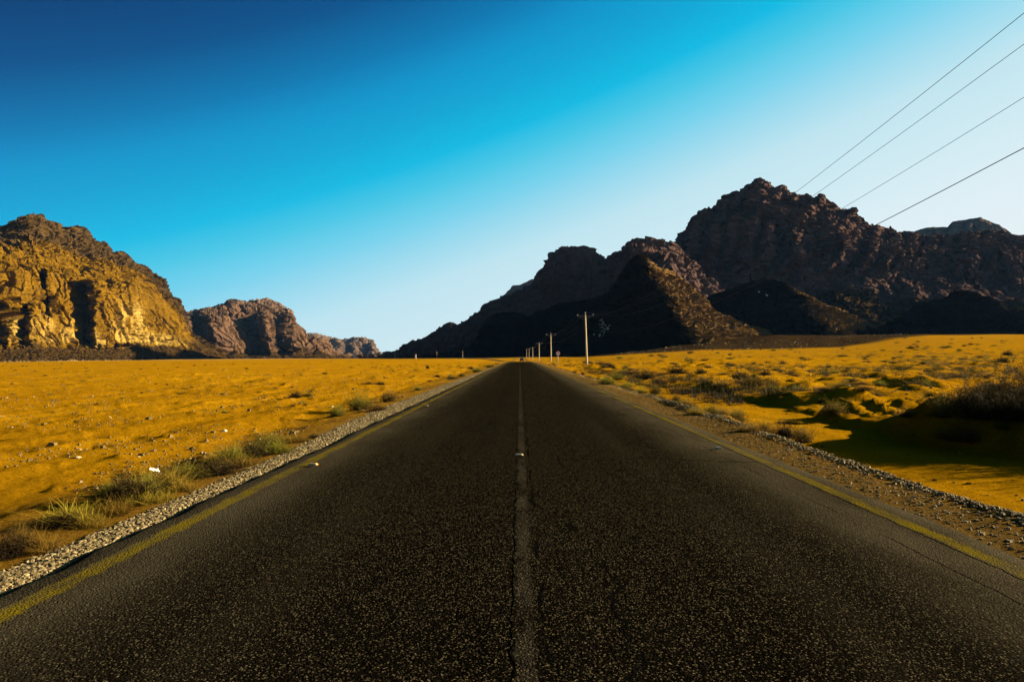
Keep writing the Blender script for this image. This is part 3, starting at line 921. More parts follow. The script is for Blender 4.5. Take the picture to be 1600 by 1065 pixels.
def bush_geo(seed, stems=150, twigs=9, leaf=2.0, lo=18, hi=88, wid=0.012, rad=0.22, curl=0.18, flat=1.0):
    """a desert shrub 1 m tall: wiry stems from a spreading base, side twigs and tiny leaves"""
    r = np.random.RandomState(seed)
    s = np.zeros((stems, 3))
    s[:, :2] = r.normal(size=(stems, 2)) * rad * 0.5
    d = rdirs(stems, lo, hi, r)
    ln = r.uniform(0.55, 1.05, stems) * (0.72 + 0.3 * d[:, 2])
    lob = 1 + 0.28 * np.sin(2.3 * np.arctan2(d[:, 1], d[:, 0]) + seed) + 0.12 * r.normal(size=stems)
    ln *= lob
    v, f, c = ribbons(s, d, ln, wid * r.uniform(0.7, 1.3, stems), r, 3, 0.06, curl)
    parts = [(v, f)]
    n2 = stems * twigs
    idx = np.repeat(np.arange(stems), twigs)
    t = r.uniform(0.25, 1.0, n2) * 3
    i0 = np.minimum(t.astype(int), 2)
    p = c[idx, i0] + (c[idx, i0 + 1] - c[idx, i0]) * (t - i0)[:, None]
    d2 = d[idx] * 0.8 + r.normal(size=(n2, 3)) * 0.55
    d2 /= np.linalg.norm(d2, axis=1, keepdims=True)
    v2, f2, c2 = ribbons(p, d2, r.uniform(0.08, 0.24, n2), wid * 0.62, r, 2, 0, 0.25)
    parts.append((v2, f2))
    n3 = int(n2 * leaf)
    if n3:
        idx = r.randint(0, n2, n3)
        p = c2[idx, r.randint(0, 3, n3)] + r.normal(size=(n3, 3)) * 0.012
        d3 = r.normal(size=(n3, 3))
        d3 /= np.linalg.norm(d3, axis=1, keepdims=True)
        v3, f3, _ = ribbons(p, d3, r.uniform(0.02, 0.05, n3), 0.016, r, 1, 0, 0.1)
        parts.append((v3, f3))
    V, Fc = join(parts)
    V[:, 2] = np.maximum(V[:, 2] * flat, -0.02)
    return V, Fc


def grass_geo(seed, blades=420, wid=0.014, spread=0.45, lo=35, hi=88):
    r = np.random.RandomState(seed)
    s = np.zeros((blades, 3))
    cl = r.normal(size=(7, 2)) * spread * 0.8
    s[:, :2] = cl[r.randint(0, 7, blades)] + r.normal(size=(blades, 2)) * spread * 0.26
    d = rdirs(blades, lo, hi, r)
    ln = r.uniform(0.3, 1.0, blades) ** 1.2
    v, f, c = ribbons(s, d, ln, wid * r.uniform(0.6, 1.4, blades), r, 4, 0.28, 0.25)
    n2 = blades // 2
    idx = r.randint(0, blades, n2)
    d2 = d[idx] + r.normal(size=(n2, 3)) * 0.4
    d2 /= np.linalg.norm(d2, axis=1, keepdims=True)
    v2, f2, _ = ribbons(c[idx, r.randint(1, 4, n2)], d2, r.uniform(0.1, 0.3, n2), wid * 0.6, r, 2, 0.2, 0.3)
    return join([(v, f), (v2, f2)])


def plant_material(name, root, mid, tip, trans=0.25):
    t = NT(name, 0.8, 0.1)
    oi = t.n.new('ShaderNodeObjectInfo')
    sp = t.sep(t.objvec())
    n = t.noise(7.0, t.objvec(), 4, 0.7)
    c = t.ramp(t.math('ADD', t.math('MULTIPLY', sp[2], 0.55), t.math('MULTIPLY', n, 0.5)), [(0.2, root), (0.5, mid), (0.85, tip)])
    hs = t.n.new('ShaderNodeHueSaturation')
    t.l.new(t.math('MULTIPLY_ADD', oi.outputs['Random'], 0.04, 0.48), hs.inputs['Hue'])
    t.l.new(t.math('MULTIPLY_ADD', oi.outputs['Random'], 0.6, 0.7), hs.inputs['Value'])
    t.l.new(c, hs.inputs['Color'])
    tr = t.n.new('ShaderNodeBsdfTranslucent')
    t.l.new(hs.outputs['Color'], tr.inputs['Color'])
    mx = t.n.new('ShaderNodeMixShader')
    mx.inputs['Fac'].default_value = trans
    out = t.n['Material Output']
    t.l.new(t.b.outputs[0], mx.inputs[1])
    t.l.new(tr.outputs[0], mx.inputs[2])
    t.l.new(mx.outputs[0], out.inputs['Surface'])
    t.l.new(hs.outputs['Color'], t.b.inputs['Base Color'])
    return t.m


def to_mesh(name, geo, mat):
    o = mesh_obj(name, geo[0], geo[1], mat)
    me = o.data
    bpy.data.objects.remove(o)
    return me


def build_plants():
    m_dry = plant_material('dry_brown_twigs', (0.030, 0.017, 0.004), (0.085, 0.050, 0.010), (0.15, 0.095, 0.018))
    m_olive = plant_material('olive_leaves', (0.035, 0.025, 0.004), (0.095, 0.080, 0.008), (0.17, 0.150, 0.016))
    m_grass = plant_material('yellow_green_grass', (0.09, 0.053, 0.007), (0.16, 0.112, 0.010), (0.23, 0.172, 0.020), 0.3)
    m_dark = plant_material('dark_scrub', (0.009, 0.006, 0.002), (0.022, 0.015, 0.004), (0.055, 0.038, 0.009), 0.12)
    M = {
        'dry': [to_mesh('dry_shrub', bush_geo(10 + i, 230, 10, 0.8, 12, 86, 0.020, 0.3), m_dry) for i in range(4)],
        'olive': [to_mesh('olive_shrub', bush_geo(20 + i, 230, 11, 1.8, 20, 88, 0.018, 0.32), m_olive) for i in range(4)],
        'dark': [to_mesh('dark_shrub', bush_geo(30 + i, 260, 11, 2.6, 6, 88, 0.022, 0.26), m_dark) for i in range(3)],
        'grass': [to_mesh('grass_tuft', grass_geo(40 + i, 800, 0.02), m_grass) for i in range(4)],
        'big': [to_mesh('big_shrub', bush_geo(50 + i, 420, 16, 2.2, 4, 88, 0.010, 0.6), m_dry if i == 0 else m_dark) for i in range(2)],
        'tuft': [to_mesh('scrub_tuft', bush_geo(60 + i, 80, 6, 1.0, 8, 85, 0.04, 0.4), (m_olive, m_dry, m_dark)[i % 3]) for i in range(6)],
    }
    rnd = random.Random(5)

    def plant(px, py, w, h, kind, label, group=None, i=None, name=None):
        x, y, z = ground_hit(px, py)
        me = M[kind][rnd.randrange(len(M[kind])) if i is None else i]
        o = bpy.data.objects.new(name or ('grass_tuft' if kind == 'grass' else 'shrub'), me)
        COL.objects.link(o)
        o.location = (x, y, z - 0.01)
        rx = max(v.co.x for v in me.vertices) - min(v.co.x for v in me.vertices) if 'rx' not in me else me['rx']
        rz = max(v.co.z for v in me.vertices) if 'rz' not in me else me['rz']
        me['rx'], me['rz'] = rx, rz
        sw, sh = 1.3 * w * y / F / rx, 1.25 * h * y / F / rz
        o.scale = (sw, sw * rnd.uniform(0.8, 1.1), sh)
        o.rotation_euler = (0, 0, rnd.uniform(0, 6.28))
        return tag(o, label, 'grass tuft' if kind == 'grass' else 'shrub', group)

    # left of the road
    L = [
        (560, 641, 58, 30, 'olive', 'olive wiry bush with black base and long shadow beside the left gravel verge'),
        (590, 642, 34, 17, 'dry', 'low dry brush touching the right side of the olive verge bush'),
        (461, 623, 26, 15, 'dark', 'dark half of the pair of small bushes standing alone on the left sand'),
        (481, 622, 24, 12, 'olive', 'pale green half of the pair of small bushes standing alone on the left sand'),
        (20, 868, 70, 55, 'dark', 'dark shrub cut by the left photo border just beyond the gravel'),
        (42, 850, 60, 44, 'grass', 'grass tuft next to the dark shrub at the left photo border'),
        (95, 822, 70, 30, 'dark', 'low dark shrub with straw stalks between the two nearest left grass tufts'),
        (120, 812, 110, 40, 'grass', 'broad yellow green grass tuft second from the left border'),
        (172, 805, 90, 40, 'grass', 'bright upright grass tuft beside the gravel left of the tall bush'),
        (200, 785, 80, 62, 'dark', 'tall dark bush left of the white litter'),
        (222, 778, 90, 58, 'olive', 'tall olive bush directly behind the white litter'),
        (262, 762, 90, 42, 'grass', 'yellow grass tuft right of the white litter'),
        (292, 750, 60, 38, 'olive', 'green feathery shrub between the white litter and the dark round bush'),
        (335, 742, 70, 34, 'dark', 'dark round bush with bare sand in front on the left verge'),
        (318, 742, 60, 22, 'grass', 'grass tuft fringing the foot of the dark round bush on the left verge'),
        (365, 725, 70, 44, 'olive', 'green bushy shrub just past the dark round bush on the left verge'),
        (395, 715, 55, 32, 'dark', 'dark shrub tucked behind the green bushy verge shrub'),
        (420, 702, 66, 30, 'olive', 'green spreading shrub at the far end of the left verge row'),
        (448, 692, 60, 20, 'grass', 'low grass patch closing the left verge row towards the mountains'),
        (489, 684, 26, 10, 'dark', 'small black clump of twigs lying on the pale left gravel'),
        (575, 602, 30, 6, 'dark', 'flat dark scrub left of a pale sand hump on the left plain'),
        (594, 602, 24, 7, 'dark', 'flat dark scrub right of a pale sand hump on the left plain'),
        (668, 576, 8, 7, 'dark', 'round dark tumbleweed like bush far out on the left plain'),
        (683, 589, 14, 6, 'dark', 'small dark bush midway between the tumbleweed and the left gravel'),
        (736, 576, 14, 6, 'dark', 'dark bush near the far end of the left verge'),
        (722, 588, 22, 8, 'olive', 'green bush on the verge where the left gravel narrows'),
        (708, 592, 26, 6, 'dry', 'brown low bush below the green bush where the left gravel narrows'),
        (765, 574, 20, 7, 'olive', 'last olive bush before the road crest on the left'),
        (745, 581, 24, 7, 'olive', 'olive bush second from the road crest on the left'),
        (385, 577, 9, 4, 'dark', 'tiny dark bush in the row of dots below the second mountain'),
        (507, 585, 9, 4, 'dark', 'tiny dark bush alone below the low hazy mesa'),
        (350, 648, 18, 7, 'olive', 'small green sprig on a sand ridge in the middle of the left plain'),
    ]
    R = [
        (949, 574, 30, 10, 'dark', 'dark bush just right of the nearest pole'),
        (965, 594, 30, 17, 'olive', 'tall olive bush right of the gap in the right verge bushes'),
        (947, 600, 36, 15, 'olive', 'olive bush at the road end of the right verge row'),
        (977, 608, 32, 14, 'olive', 'olive bush third along the right verge row'),
        (1001, 614, 32, 14, 'grass', 'grass tuft between olive bushes of the right verge row'),
        (1010, 592, 40, 15, 'dark', 'dark spreading bush behind the right verge row'),
        (1032, 601, 40, 16, 'dry', 'brown feathery bush behind the grass of the right verge row'),
        (1025, 624, 34, 11, 'dark', 'flat dark bush lying on the right verge dirt'),
        (1057, 584, 40, 15, 'dark', 'dark wide bush in the middle of the right plain past the nearest pole'),
        (1067, 636, 42, 17, 'olive', 'olive bush halfway down the right verge row'),
        (1086, 648, 46, 18, 'grass', 'yellow grass tuft halfway down the right verge row'),
        (1112, 648, 40, 17, 'olive', 'olive bush below the shaded sand bank'),
        (1130, 654, 34, 18, 'dry', 'reddish twiggy bush below the shaded sand bank'),
        (1152, 662, 44, 22, 'olive', 'dense olive bush with a black shadow at the near end of the verge row'),
        (1176, 676, 50, 20, 'grass', 'last yellow grass tuft of the right verge row beside the pale stones'),
        (1125, 604, 44, 14, 'dry', 'brown brush on top of the far part of the sand bank'),
        (1157, 592, 46, 16, 'dark', 'dark bush behind the brown brush of the sand bank'),
        (1178, 606, 56, 18, 'dry', 'wide dry bush on the crest of the sand bank'),
        (1196, 592, 26, 9, 'dark', 'small dark bush behind the wide dry bush of the bank'),
        (1095, 584, 22, 10, 'dark', 'small round dark bush in open sand beyond the bank'),
        (1226, 684, 54, 28, 'dark', 'dark twiggy bush above the gravel ridge where the sand opens'),
        (1256, 690, 44, 28, 'dry', 'red brown twiggy bush leaning over the gravel ridge'),
        (1304, 650, 46, 24, 'dry', 'brown bush on top of the black shaded sand hummock'),
        (1283, 628, 12, 8, 'dark', 'tiny dark bush behind the black shaded sand hummock'),
        (1438, 606, 62, 22, 'dry', 'reddish feathery bush with black left base in the right plain'),
        (1420, 652, 56, 18, 'dry', 'dry brush fringing the top edge of the large black shadow'),
        (1475, 655, 70, 36, 'dry', 'tall dry brush between the black shadow and the biggest bush'),
        (1508, 690, 90, 40, 'dry', 'brown twigs in the shade in front of the biggest bush'),
        (1566, 668, 44, 16, 'olive', 'green sprig at the sunny foot of the biggest bush'),
        (1555, 652, 150, 72, 'big', 'biggest bush of the plain, brown topped and black below at the right border', 1),
        (1612, 650, 130, 66, 'big', 'black bulk of brush right of the biggest bush at the photo border', 1),
        (1520, 640, 100, 46, 'dark', 'dark thorny bush on the left flank of the biggest bush'),
        (1566, 569, 28, 14, 'dark', 'dark round bush far back near the right photo border'),
        (1574, 557, 20, 9, 'dark', 'smaller dark bush behind the round one near the right border'),
        (1499, 578, 20, 7, 'dark', 'dark low bush left of the round bush near the right border'),
        (1505, 563, 20, 6, 'dry', 'dry flat bush above the dark low bush near the right border'),
        (1482, 576, 14, 5, 'dark', 'tiny dark clump left of the low bushes near the right border'),
        (1448, 580, 14, 5, 'dark', 'dark dot of a bush in the empty middle of the right plain'),
        (1396, 562, 8, 5, 'dark', 'lone dark ball shaped bush on the bare part of the right plain'),
        (1316, 557, 30, 6, 'olive', 'pair forming green bush at the foot of the conical hill'),
        (1478, 544, 24, 5, 'olive', 'green cushion bush below the black jagged hill'),
        (1423, 545, 16, 6, 'dark', 'dark bush left of the green cushion below the jagged hill'),
        (1290, 612, 40, 9, 'dry', 'flat brown scrub behind the black shaded sand hummock'),
        (1350, 622, 40, 9, 'dry', 'pale brown scrub over a thin black shadow in the right plain'),
    ]
    L += [
        (60, 862, 90, 34, 'grass', 'low straw grass patch under the nearest tuft at the left photo border'),
        (140, 822, 70, 24, 'grass', 'low yellow grass at the gravel edge below the broad tuft'),
        (238, 786, 90, 30, 'grass', 'yellow grass skirt at the gravel edge below the tall olive bush'),
        (285, 766, 70, 26, 'grass', 'small yellow grass clump touching the gravel right of the white litter'),
        (380, 728, 60, 24, 'grass', 'yellow grass between the green bushy shrub and the gravel'),
        (430, 708, 70, 24, 'olive', 'olive ground shrub along the gravel where the verge row thins out'),
        (175, 776, 60, 34, 'olive', 'olive bush behind the bright upright grass tuft'),
        (350, 722, 60, 26, 'grass', 'pale grass behind the dark round bush of the left verge'),
        (470, 690, 44, 14, 'grass', 'thin grass by the black clump of twigs on the left gravel')]
    for px, py, w, h, kd, lb in L:
        if py > 685:
            w, h = w * 1.2, h * 0.95
        plant(px, py, w, h, kd, lb, 'plants along the left side of the road')
    for px, py, w, h, kd, lb, *ii in R:
        plant(px, py, w, h, kd, lb, 'plants along the right side of the road', ii[0] if ii else None)

    # brush on the bank outside the picture that throws the big shadow
    for x, y, s, hh in [(12.2, 14.4, 1.3, 1.15), (13.4, 12.6, 1.5, 1.3), (10.9, 15.6, 0.8, 0.6), (14.8, 15.6, 1.5, 1.2), (12.9, 11.4, 1.2, 1.2), (15.0, 13.4, 1.6, 1.3)]:
        me = M['big'][1]
        o = bpy.data.objects.new('shrub', me)
        COL.objects.link(o)
        o.location = (x, y, float(terrain(np.array([x]), np.array([y]))[0]) - 0.02)
        o.scale = (s, s, hh)
        o.rotation_euler = (0, 0, x * 3)
        tag(o, 'dense dark brush on the sand bank at the right photo border', 'shrub', 'brush on the near sand bank')

    # small scattered scrub, each one a plant
    r2 = random.Random(12)
    n = 0
    while n < 118:
        py = 560 + 62 * r2.random() ** 1.7
        px = r2.uniform(880, 1598)
        if px < 830 + (py - 556) * 2.9 + 8:
            continue
        lim = 557 - max(0, px - 980) * 0.052
        py = py - (560 - lim) * (1 - min(1, (py - 560) / 62))
        s = (py - 540) * 0.13 + 4
        kd = r2.choice(['tuft', 'tuft', 'dry', 'olive'])
        plant(px, py, s * r2.uniform(1.6, 3.2), s * r2.uniform(0.6, 1.0), kd, 'small scrub tuft scattered over the amber plain right of the road',
              'scrub tufts on the right plain', name='scrub_tuft')
        n += 1
    n = 0
    while n < 80:
        py = 569 + 70 * r2.random() ** 2.2
        px = r2.uniform(2, 770)
        if px > 800 - (py - 556) * 2.9:
            continue
        s = (py - 556) * 0.07 + 2.0
        plant(px, py, s * r2.uniform(1.2, 2.4), s * r2.uniform(0.5, 0.9), 'tuft', 'tiny dark scrub tuft scattered over the sandy plain left of the road',
              'scrub tufts on the left plain', name='scrub_tuft')
        n += 1
    n = 0
    while n < 40:
        t_ = r2.random()
        y = 16 + 150 * t_ ** 1.8
        left = r2.random() < 0.35
        x = -(4.7 + r2.random() * 0.9) if left else 5.4 + r2.random() * 2.4
        z = float(terrain(np.array([x]), np.array([y]))[0])
        me = M[r2.choice(['olive', 'grass', 'dry'])]
        o = bpy.data.objects.new('verge_scrub', me[r2.randrange(len(me))])
        COL.objects.link(o)
        o.location = (x, y, z - 0.01)
        s = r2.uniform(0.25, 0.5)
        o.scale = (s, s, s * r2.uniform(0.7, 1.1))
        o.rotation_euler = (0, 0, r2.uniform(0, 6))
        tag(o, 'low yellow scrub growing along the gravel edge of the %s verge' % ('left' if left else 'right'), 'shrub', 'scrub along the %s verge' % ('left' if left else 'right'))
        n += 1

    # far scrub nobody could count: one object
    r = np.random.RandomState(77)
    parts = []
    protos = [bush_geo(90 + i, 9, 2, 1.0, 8, 60, 0.10, 0.7) for i in range(5)]
    fine_ = [bush_geo(95 + i, 34, 4, 1.0, 6, 82, 0.030, 0.5) for i in range(5)]
    X, Y = [], []
    while len(X) < 5200:
        a = math.radians(r.uniform(-42, 44))
        d = 26 * (800 / 26) ** (r.uniform(0, 1) ** 0.8)
        x, y = d * math.tan(a), d
        if -6 < x < 7.5 and True:
            continue
        if x < 0 and (r.uniform() < 0.6 or pn(x / 45, y / 60, 0, 4) < 0.12):
            continue
        if x > 0 and pn(x / 30, y / 45, 0, 6) < -0.25:
            continue
        if y > 560 and x > 60:
            continue
        X.append(x)
        Y.append(y)
    X, Y = np.array(X), np.array(Y)
    Z = terrain(X, Y)
    for i in range(len(X)):
        v, f = (fine_ if Y[i] < 110 else protos)[i % 5]
        s = r.uniform(0.25, 0.75) * (1.0 if X[i] > 0 else 0.7)
        a = r.uniform(0, 6.28)
        vv = v * [s, s, s * r.uniform(0.5, 0.9)]
        q = np.stack([vv[:, 0] * math.cos(a) - vv[:, 1] * math.sin(a) + X[i], vv[:, 0] * math.sin(a) + vv[:, 1] * math.cos(a) + Y[i], vv[:, 2] + Z[i]], -1)
        parts.append((q, f))
    V, Fc = join(parts)
    o = mesh_obj('scrub', V, Fc, plant_material('far_scrub', (0.02, 0.014, 0.004), (0.06, 0.045, 0.008), (0.10, 0.075, 0.012), 0.15))
    tag(o, 'low desert scrub covering the far parts of the plain', kind='stuff')


# ------------------------------------------------------------------ stones
def stones(name, pts, sizes, mat, label, kind='stuff', seed=1):
    r = np.random.RandomState(seed)
    n = len(pts)
    base = np.array([(-1, -1, -.6), (1, -1, -.6), (1, 1, -.6), (-1, 1, -.6), (-.7, -.7, .6), (.7, -.7, .6), (.7, .7, .6), (-.7, .7, .6)]) * 0.5
    v = base[None] * (1 + r.uniform(-0.45, 0.45, (n, 8, 3)))
    v = v * sizes[:, None, None] * r.uniform(0.7, 1.3, (n, 1, 3))
    a = r.uniform(0, 6.28, n)
    ca, sa = np.cos(a)[:, None], np.sin(a)[:, None]
    v = np.stack([v[..., 0] * ca - v[..., 1] * sa, v[..., 0] * sa + v[..., 1] * ca, v[..., 2]], -1)
    v = v + np.asarray(pts)[:, None]
    f0 = np.array([(0, 3, 2, 1), (4, 5, 6, 7), (0, 1, 5, 4), (1, 2, 6, 5), (2, 3, 7, 6), (3, 0, 4, 7)])
    f = (f0[None] + (np.arange(n) * 8)[:, None, None]).reshape(-1, 4)
    tone = np.repeat(r.uniform(0, 1, n), 8)
    o = mesh_obj(name, v.reshape(-1, 3), f, mat, None, False, {'tone': tone})
    return tag(o, label, kind=kind)


def stone_material(name, stops):
    t = NT(name, 0.9, 0.1)
    c = t.ramp(t.attr('tone'), stops)
    c = t.mix(0.4, c, t.ramp(t.noise(60.0, None, 4, 0.7), [(0.3, (0.02, 0.014, 0.006)), (0.7, (0.25, 0.19, 0.09))]))
    return t.color(c)


def build_stones():
    r = np.random.RandomState(4)
    gm = stone_material('verge_gravel', [(0.0, (0.02, 0.016, 0.009)), (0.4, (0.080, 0.058, 0.026)), (0.8, (0.21, 0.165, 0.08)), (1.0, (0.38, 0.31, 0.17))])
    n = 38000
    y = 2.6 * (60 / 2.6) ** (r.uniform(0, 1, n) ** 1.0)
    w = 0.40 + 0.48 * sst(8, 20, y)
    u = r.beta(1.5, 1.7, n)
    x = -(3.38 + w * u * 1.05)
    s = 0.007 + 0.026 * r.uniform(0, 1, n) ** 2.6 + 0.004 * sst(10, 40, y)
    z = terrain(x, y) + s * 0.2 + 0.012 * np.sin(u * 3.1)
    stones('gravel', np.stack([x, y, z], -1), s, gm, 'pale crushed stone gravel strip along the left road edge', seed=2)
    n = 15000
    y = 3.5 * (70 / 3.5) ** r.uniform(0, 1, n)
    berm = r.uniform(0, 1, n) < 0.62
    x = np.where(berm, 4.85 + 0.5 * sst(14, 50, y) + r.normal(size=n) * 0.10, r.uniform(3.9, 5.3, n))
    s = np.where(berm, r.uniform(0.010, 0.040, n), r.uniform(0.008, 0.03, n))
    z = terrain(x, y) + s * 0.2 + np.where(berm, 0.03 * r.uniform(0, 1, n), 0)
    rm = stone_material('shoulder_gravel', [(0.0, (0.02, 0.014, 0.006)), (0.5, (0.07, 0.048, 0.018)), (0.85, (0.16, 0.12, 0.055)), (1.0, (0.32, 0.26, 0.15))])
    stones('gravel', np.stack([x, y, z], -1), s, rm, 'brown gravel ridge along the outer edge of the right shoulder', seed=3)
    n = 9000
    y = 5 * (110 / 5) ** r.uniform(0, 1, n)
    x = -(4.6 + (y * 0.75 + 2) * r.uniform(0, 1, n) ** 1.3)
    s = r.uniform(0.012, 0.05, n) * (1 + 1.3 * (r.uniform(0, 1, n) > 0.96)) * (0.8 + 0.012 * y)
    z = terrain(x, y) + s * 0.15
    pm = stone_material('field_stone', [(0.0, (0.02, 0.011, 0.002)), (0.6, (0.07, 0.038, 0.005)), (0.975, (0.12, 0.07, 0.014)), (0.995, (0.36, 0.28, 0.15))])
    keep = (pn(x / 2.5, y / 7.0, 0, 8) > -0.1)
    stones('pebbles', np.stack([x, y, z], -1)[keep], s[keep], pm, 'clods and pebbles strewn over the sand left of the road', seed=5)
    n = 6000
    y = 8 * (110 / 8) ** r.uniform(0, 1, n)
    x = 6.0 + (y * 0.72 + 1) * r.uniform(0, 1, n)
    keep = (x > 9.3) | (r.uniform(0, 1, n) < 0.08)
    s = r.uniform(0.015, 0.06, n) * (0.8 + 0.012 * y)
    z = terrain(x, y) + s * 0.15
    stones('pebbles', np.stack([x, y, z], -1)[keep], s[keep], pm, 'clods and pebbles strewn over the sand right of the road', seed=6)

    rb = stone_material('foot_rubble', [(0.0, (0.015, 0.009, 0.003)), (0.6, (0.06, 0.036, 0.010)), (1.0, (0.16, 0.10, 0.03))])
    n = 1500
    X = r.uniform(-120, 335, n)
    D = 920 * F / (812 - X) * (1.03 - 0.10 * r.uniform(0, 1, n) ** 2.5)
    x = ray(X, 560 + 0 * X)[:, 0] * D
    s = 0.8 + 4.0 * r.uniform(0, 1, n) ** 4
    stones('rubble', np.stack([x, D, terrain(x, D) + s * 0.2], -1), s, rb, 'fallen boulders along the foot of the ochre mountain', seed=7)
    n = 800
    X = r.uniform(960, 1420, n)
    D = np.interp(X, [960, 1100, 1240, 1420], [880, 800, 760, 1000]) * (1.0 - 0.28 * r.uniform(0, 1, n) ** 1.6)
    x = ray(X, 560 + 0 * X)[:, 0] * D
    s = 0.4 + 1.8 * r.uniform(0, 1, n) ** 4
    stones('rubble', np.stack([x, D, terrain(x, D) + s * 0.2], -1), s, rb, 'boulders strewn over the brown gravel fan below the black hills', seed=8)

    def rock(px, py, w, h, c, label):
        x, y, z = ground_hit(px, py)
        sx, sz = w * y / F, h * y / F
        bm_v, bm_f = ico(3 if w > 8 else 2)
        v = bm_v * (1 + 0.28 * fbm(bm_v[:, 0] * 1.1 + px, bm_v[:, 1] * 1.1, bm_v[:, 2] * 1.1, 3, int(px) % 90)[:, None])
        v = v * [sx / 2, sx / 2 * 0.8, sz * 0.6]
        o = mesh_obj('rock', v, bm_f, plain('rock_%s' % label.split()[0], c, 0.9, 0.1, 0.35))
        o.location = (x, y, z + sz * 0.25)
        tag(o, label, 'rock', 'loose rocks on the left plain')
    rock(351, 676, 8, 4, (0.5, 0.44, 0.32), 'white rock with dark underside on the left sand below the second mountain')
    rock(300, 702, 9, 6, (0.06, 0.035, 0.012), 'dark brown rock on the left sand above the green verge shrub')
    rock(315, 706, 6, 4, (0.25, 0.19, 0.11), 'grey rock right of the dark brown rock on the left sand')
    rock(121, 717, 12, 3, (0.40, 0.30, 0.16), 'flat pale slab of rock alone in the left sand')
    rock(123, 702, 10, 3, (0.24, 0.15, 0.05), 'thin tan rock just behind the flat pale slab')
    rock(36, 669, 5, 4, (0.05, 0.03, 0.01), 'small dark rock near the left photo border')
    rock(377, 722, 9, 4, (0.40, 0.30, 0.18), 'pale rock lying among the verge shrubs near the gravel')
    rock(519, 637, 5, 3, (0.42, 0.34, 0.2), 'pale rock beside a dark clod left of the olive verge bush')
    rock(1286, 698, 7, 4, (0.04, 0.03, 0.02), 'black rock at the foot of the gravel ridge right of the road')


def ico(sub):
    import bmesh
    bm = bmesh.new()
    bmesh.ops.create_icosphere(bm, subdivisions=sub, radius=1.0)
    v = np.array([w.co[:] for w in bm.verts])
    f = np.array([[q.index for q in p.verts] for p in bm.faces])
    bm.free()
    return v, f


def build_boulders():
    bpy.context.view_layer.update()
    dg = bpy.context.evaluated_depsgraph_get()
    m = plain('pale_limestone', (0.78, 0.66, 0.50), 0.9, 0.1, 0.3)
    r = random.Random(3)
    spots = []
    for _ in range(17):
        spots.append((r.gauss(941.5, 2.6), r.gauss(507, 4.0), 1))
    for _ in range(15):
        spots.append((r.gauss(947.5, 3.0), r.gauss(514, 2.6), 1))
    for _ in range(10):
        spots.append((r.gauss(938.5, 2.8), r.gauss(523, 1.4), 1))
    spots += [(1197, 459.5, 2), (1199, 461, 2), (1186, 456, 2)]
    v, f = ico(2)
    for X, Y, q in spots:
        d = ray(X, Y)
        hit, loc, nrm, idx, ob, mt = scene.ray_cast(dg, Vector(CAM), Vector(d).normalized(), distance=4000)
        if not hit or not ob.name.startswith('hill'):
            continue
        s = r.uniform(0.55, 1.45) * loc.y / 900
        vv = v * (1 + 0.3 * fbm(v[:, 0] * 1.2 + X, v[:, 1] * 1.2 + Y, v[:, 2] * 1.2, 3, 4)[:, None]) * [s, s * 0.9, s * r.uniform(0.6, 0.9)]
        o = mesh_obj('boulder', vv, f, m)
        o.location = loc + nrm * s * 0.3
        tag(o, 'pale boulder in the light patch on the black hillside beside the nearest pole' if q == 1 else 'pale boulder on the black conical hill below the big mountain',
            'boulder', 'pale boulders on the black hill' if q == 1 else 'pale boulders on the conical hill')


# ------------------------------------------------------------------ power line
POLES = [(12.4, -6.0, None, 0.0), (None, 570, 917, -0.03), (None, 564.6, 861, -0.008), (None, 563.2, 842.5, -0.004), (None, 0, 832.5, 0), (None, 0, 826.8, 0), (None, 0, 822.8, 0)]
PY = [-6.0, 127.0, 233.0, 350.0, 480.0, 640.0, 700.0]


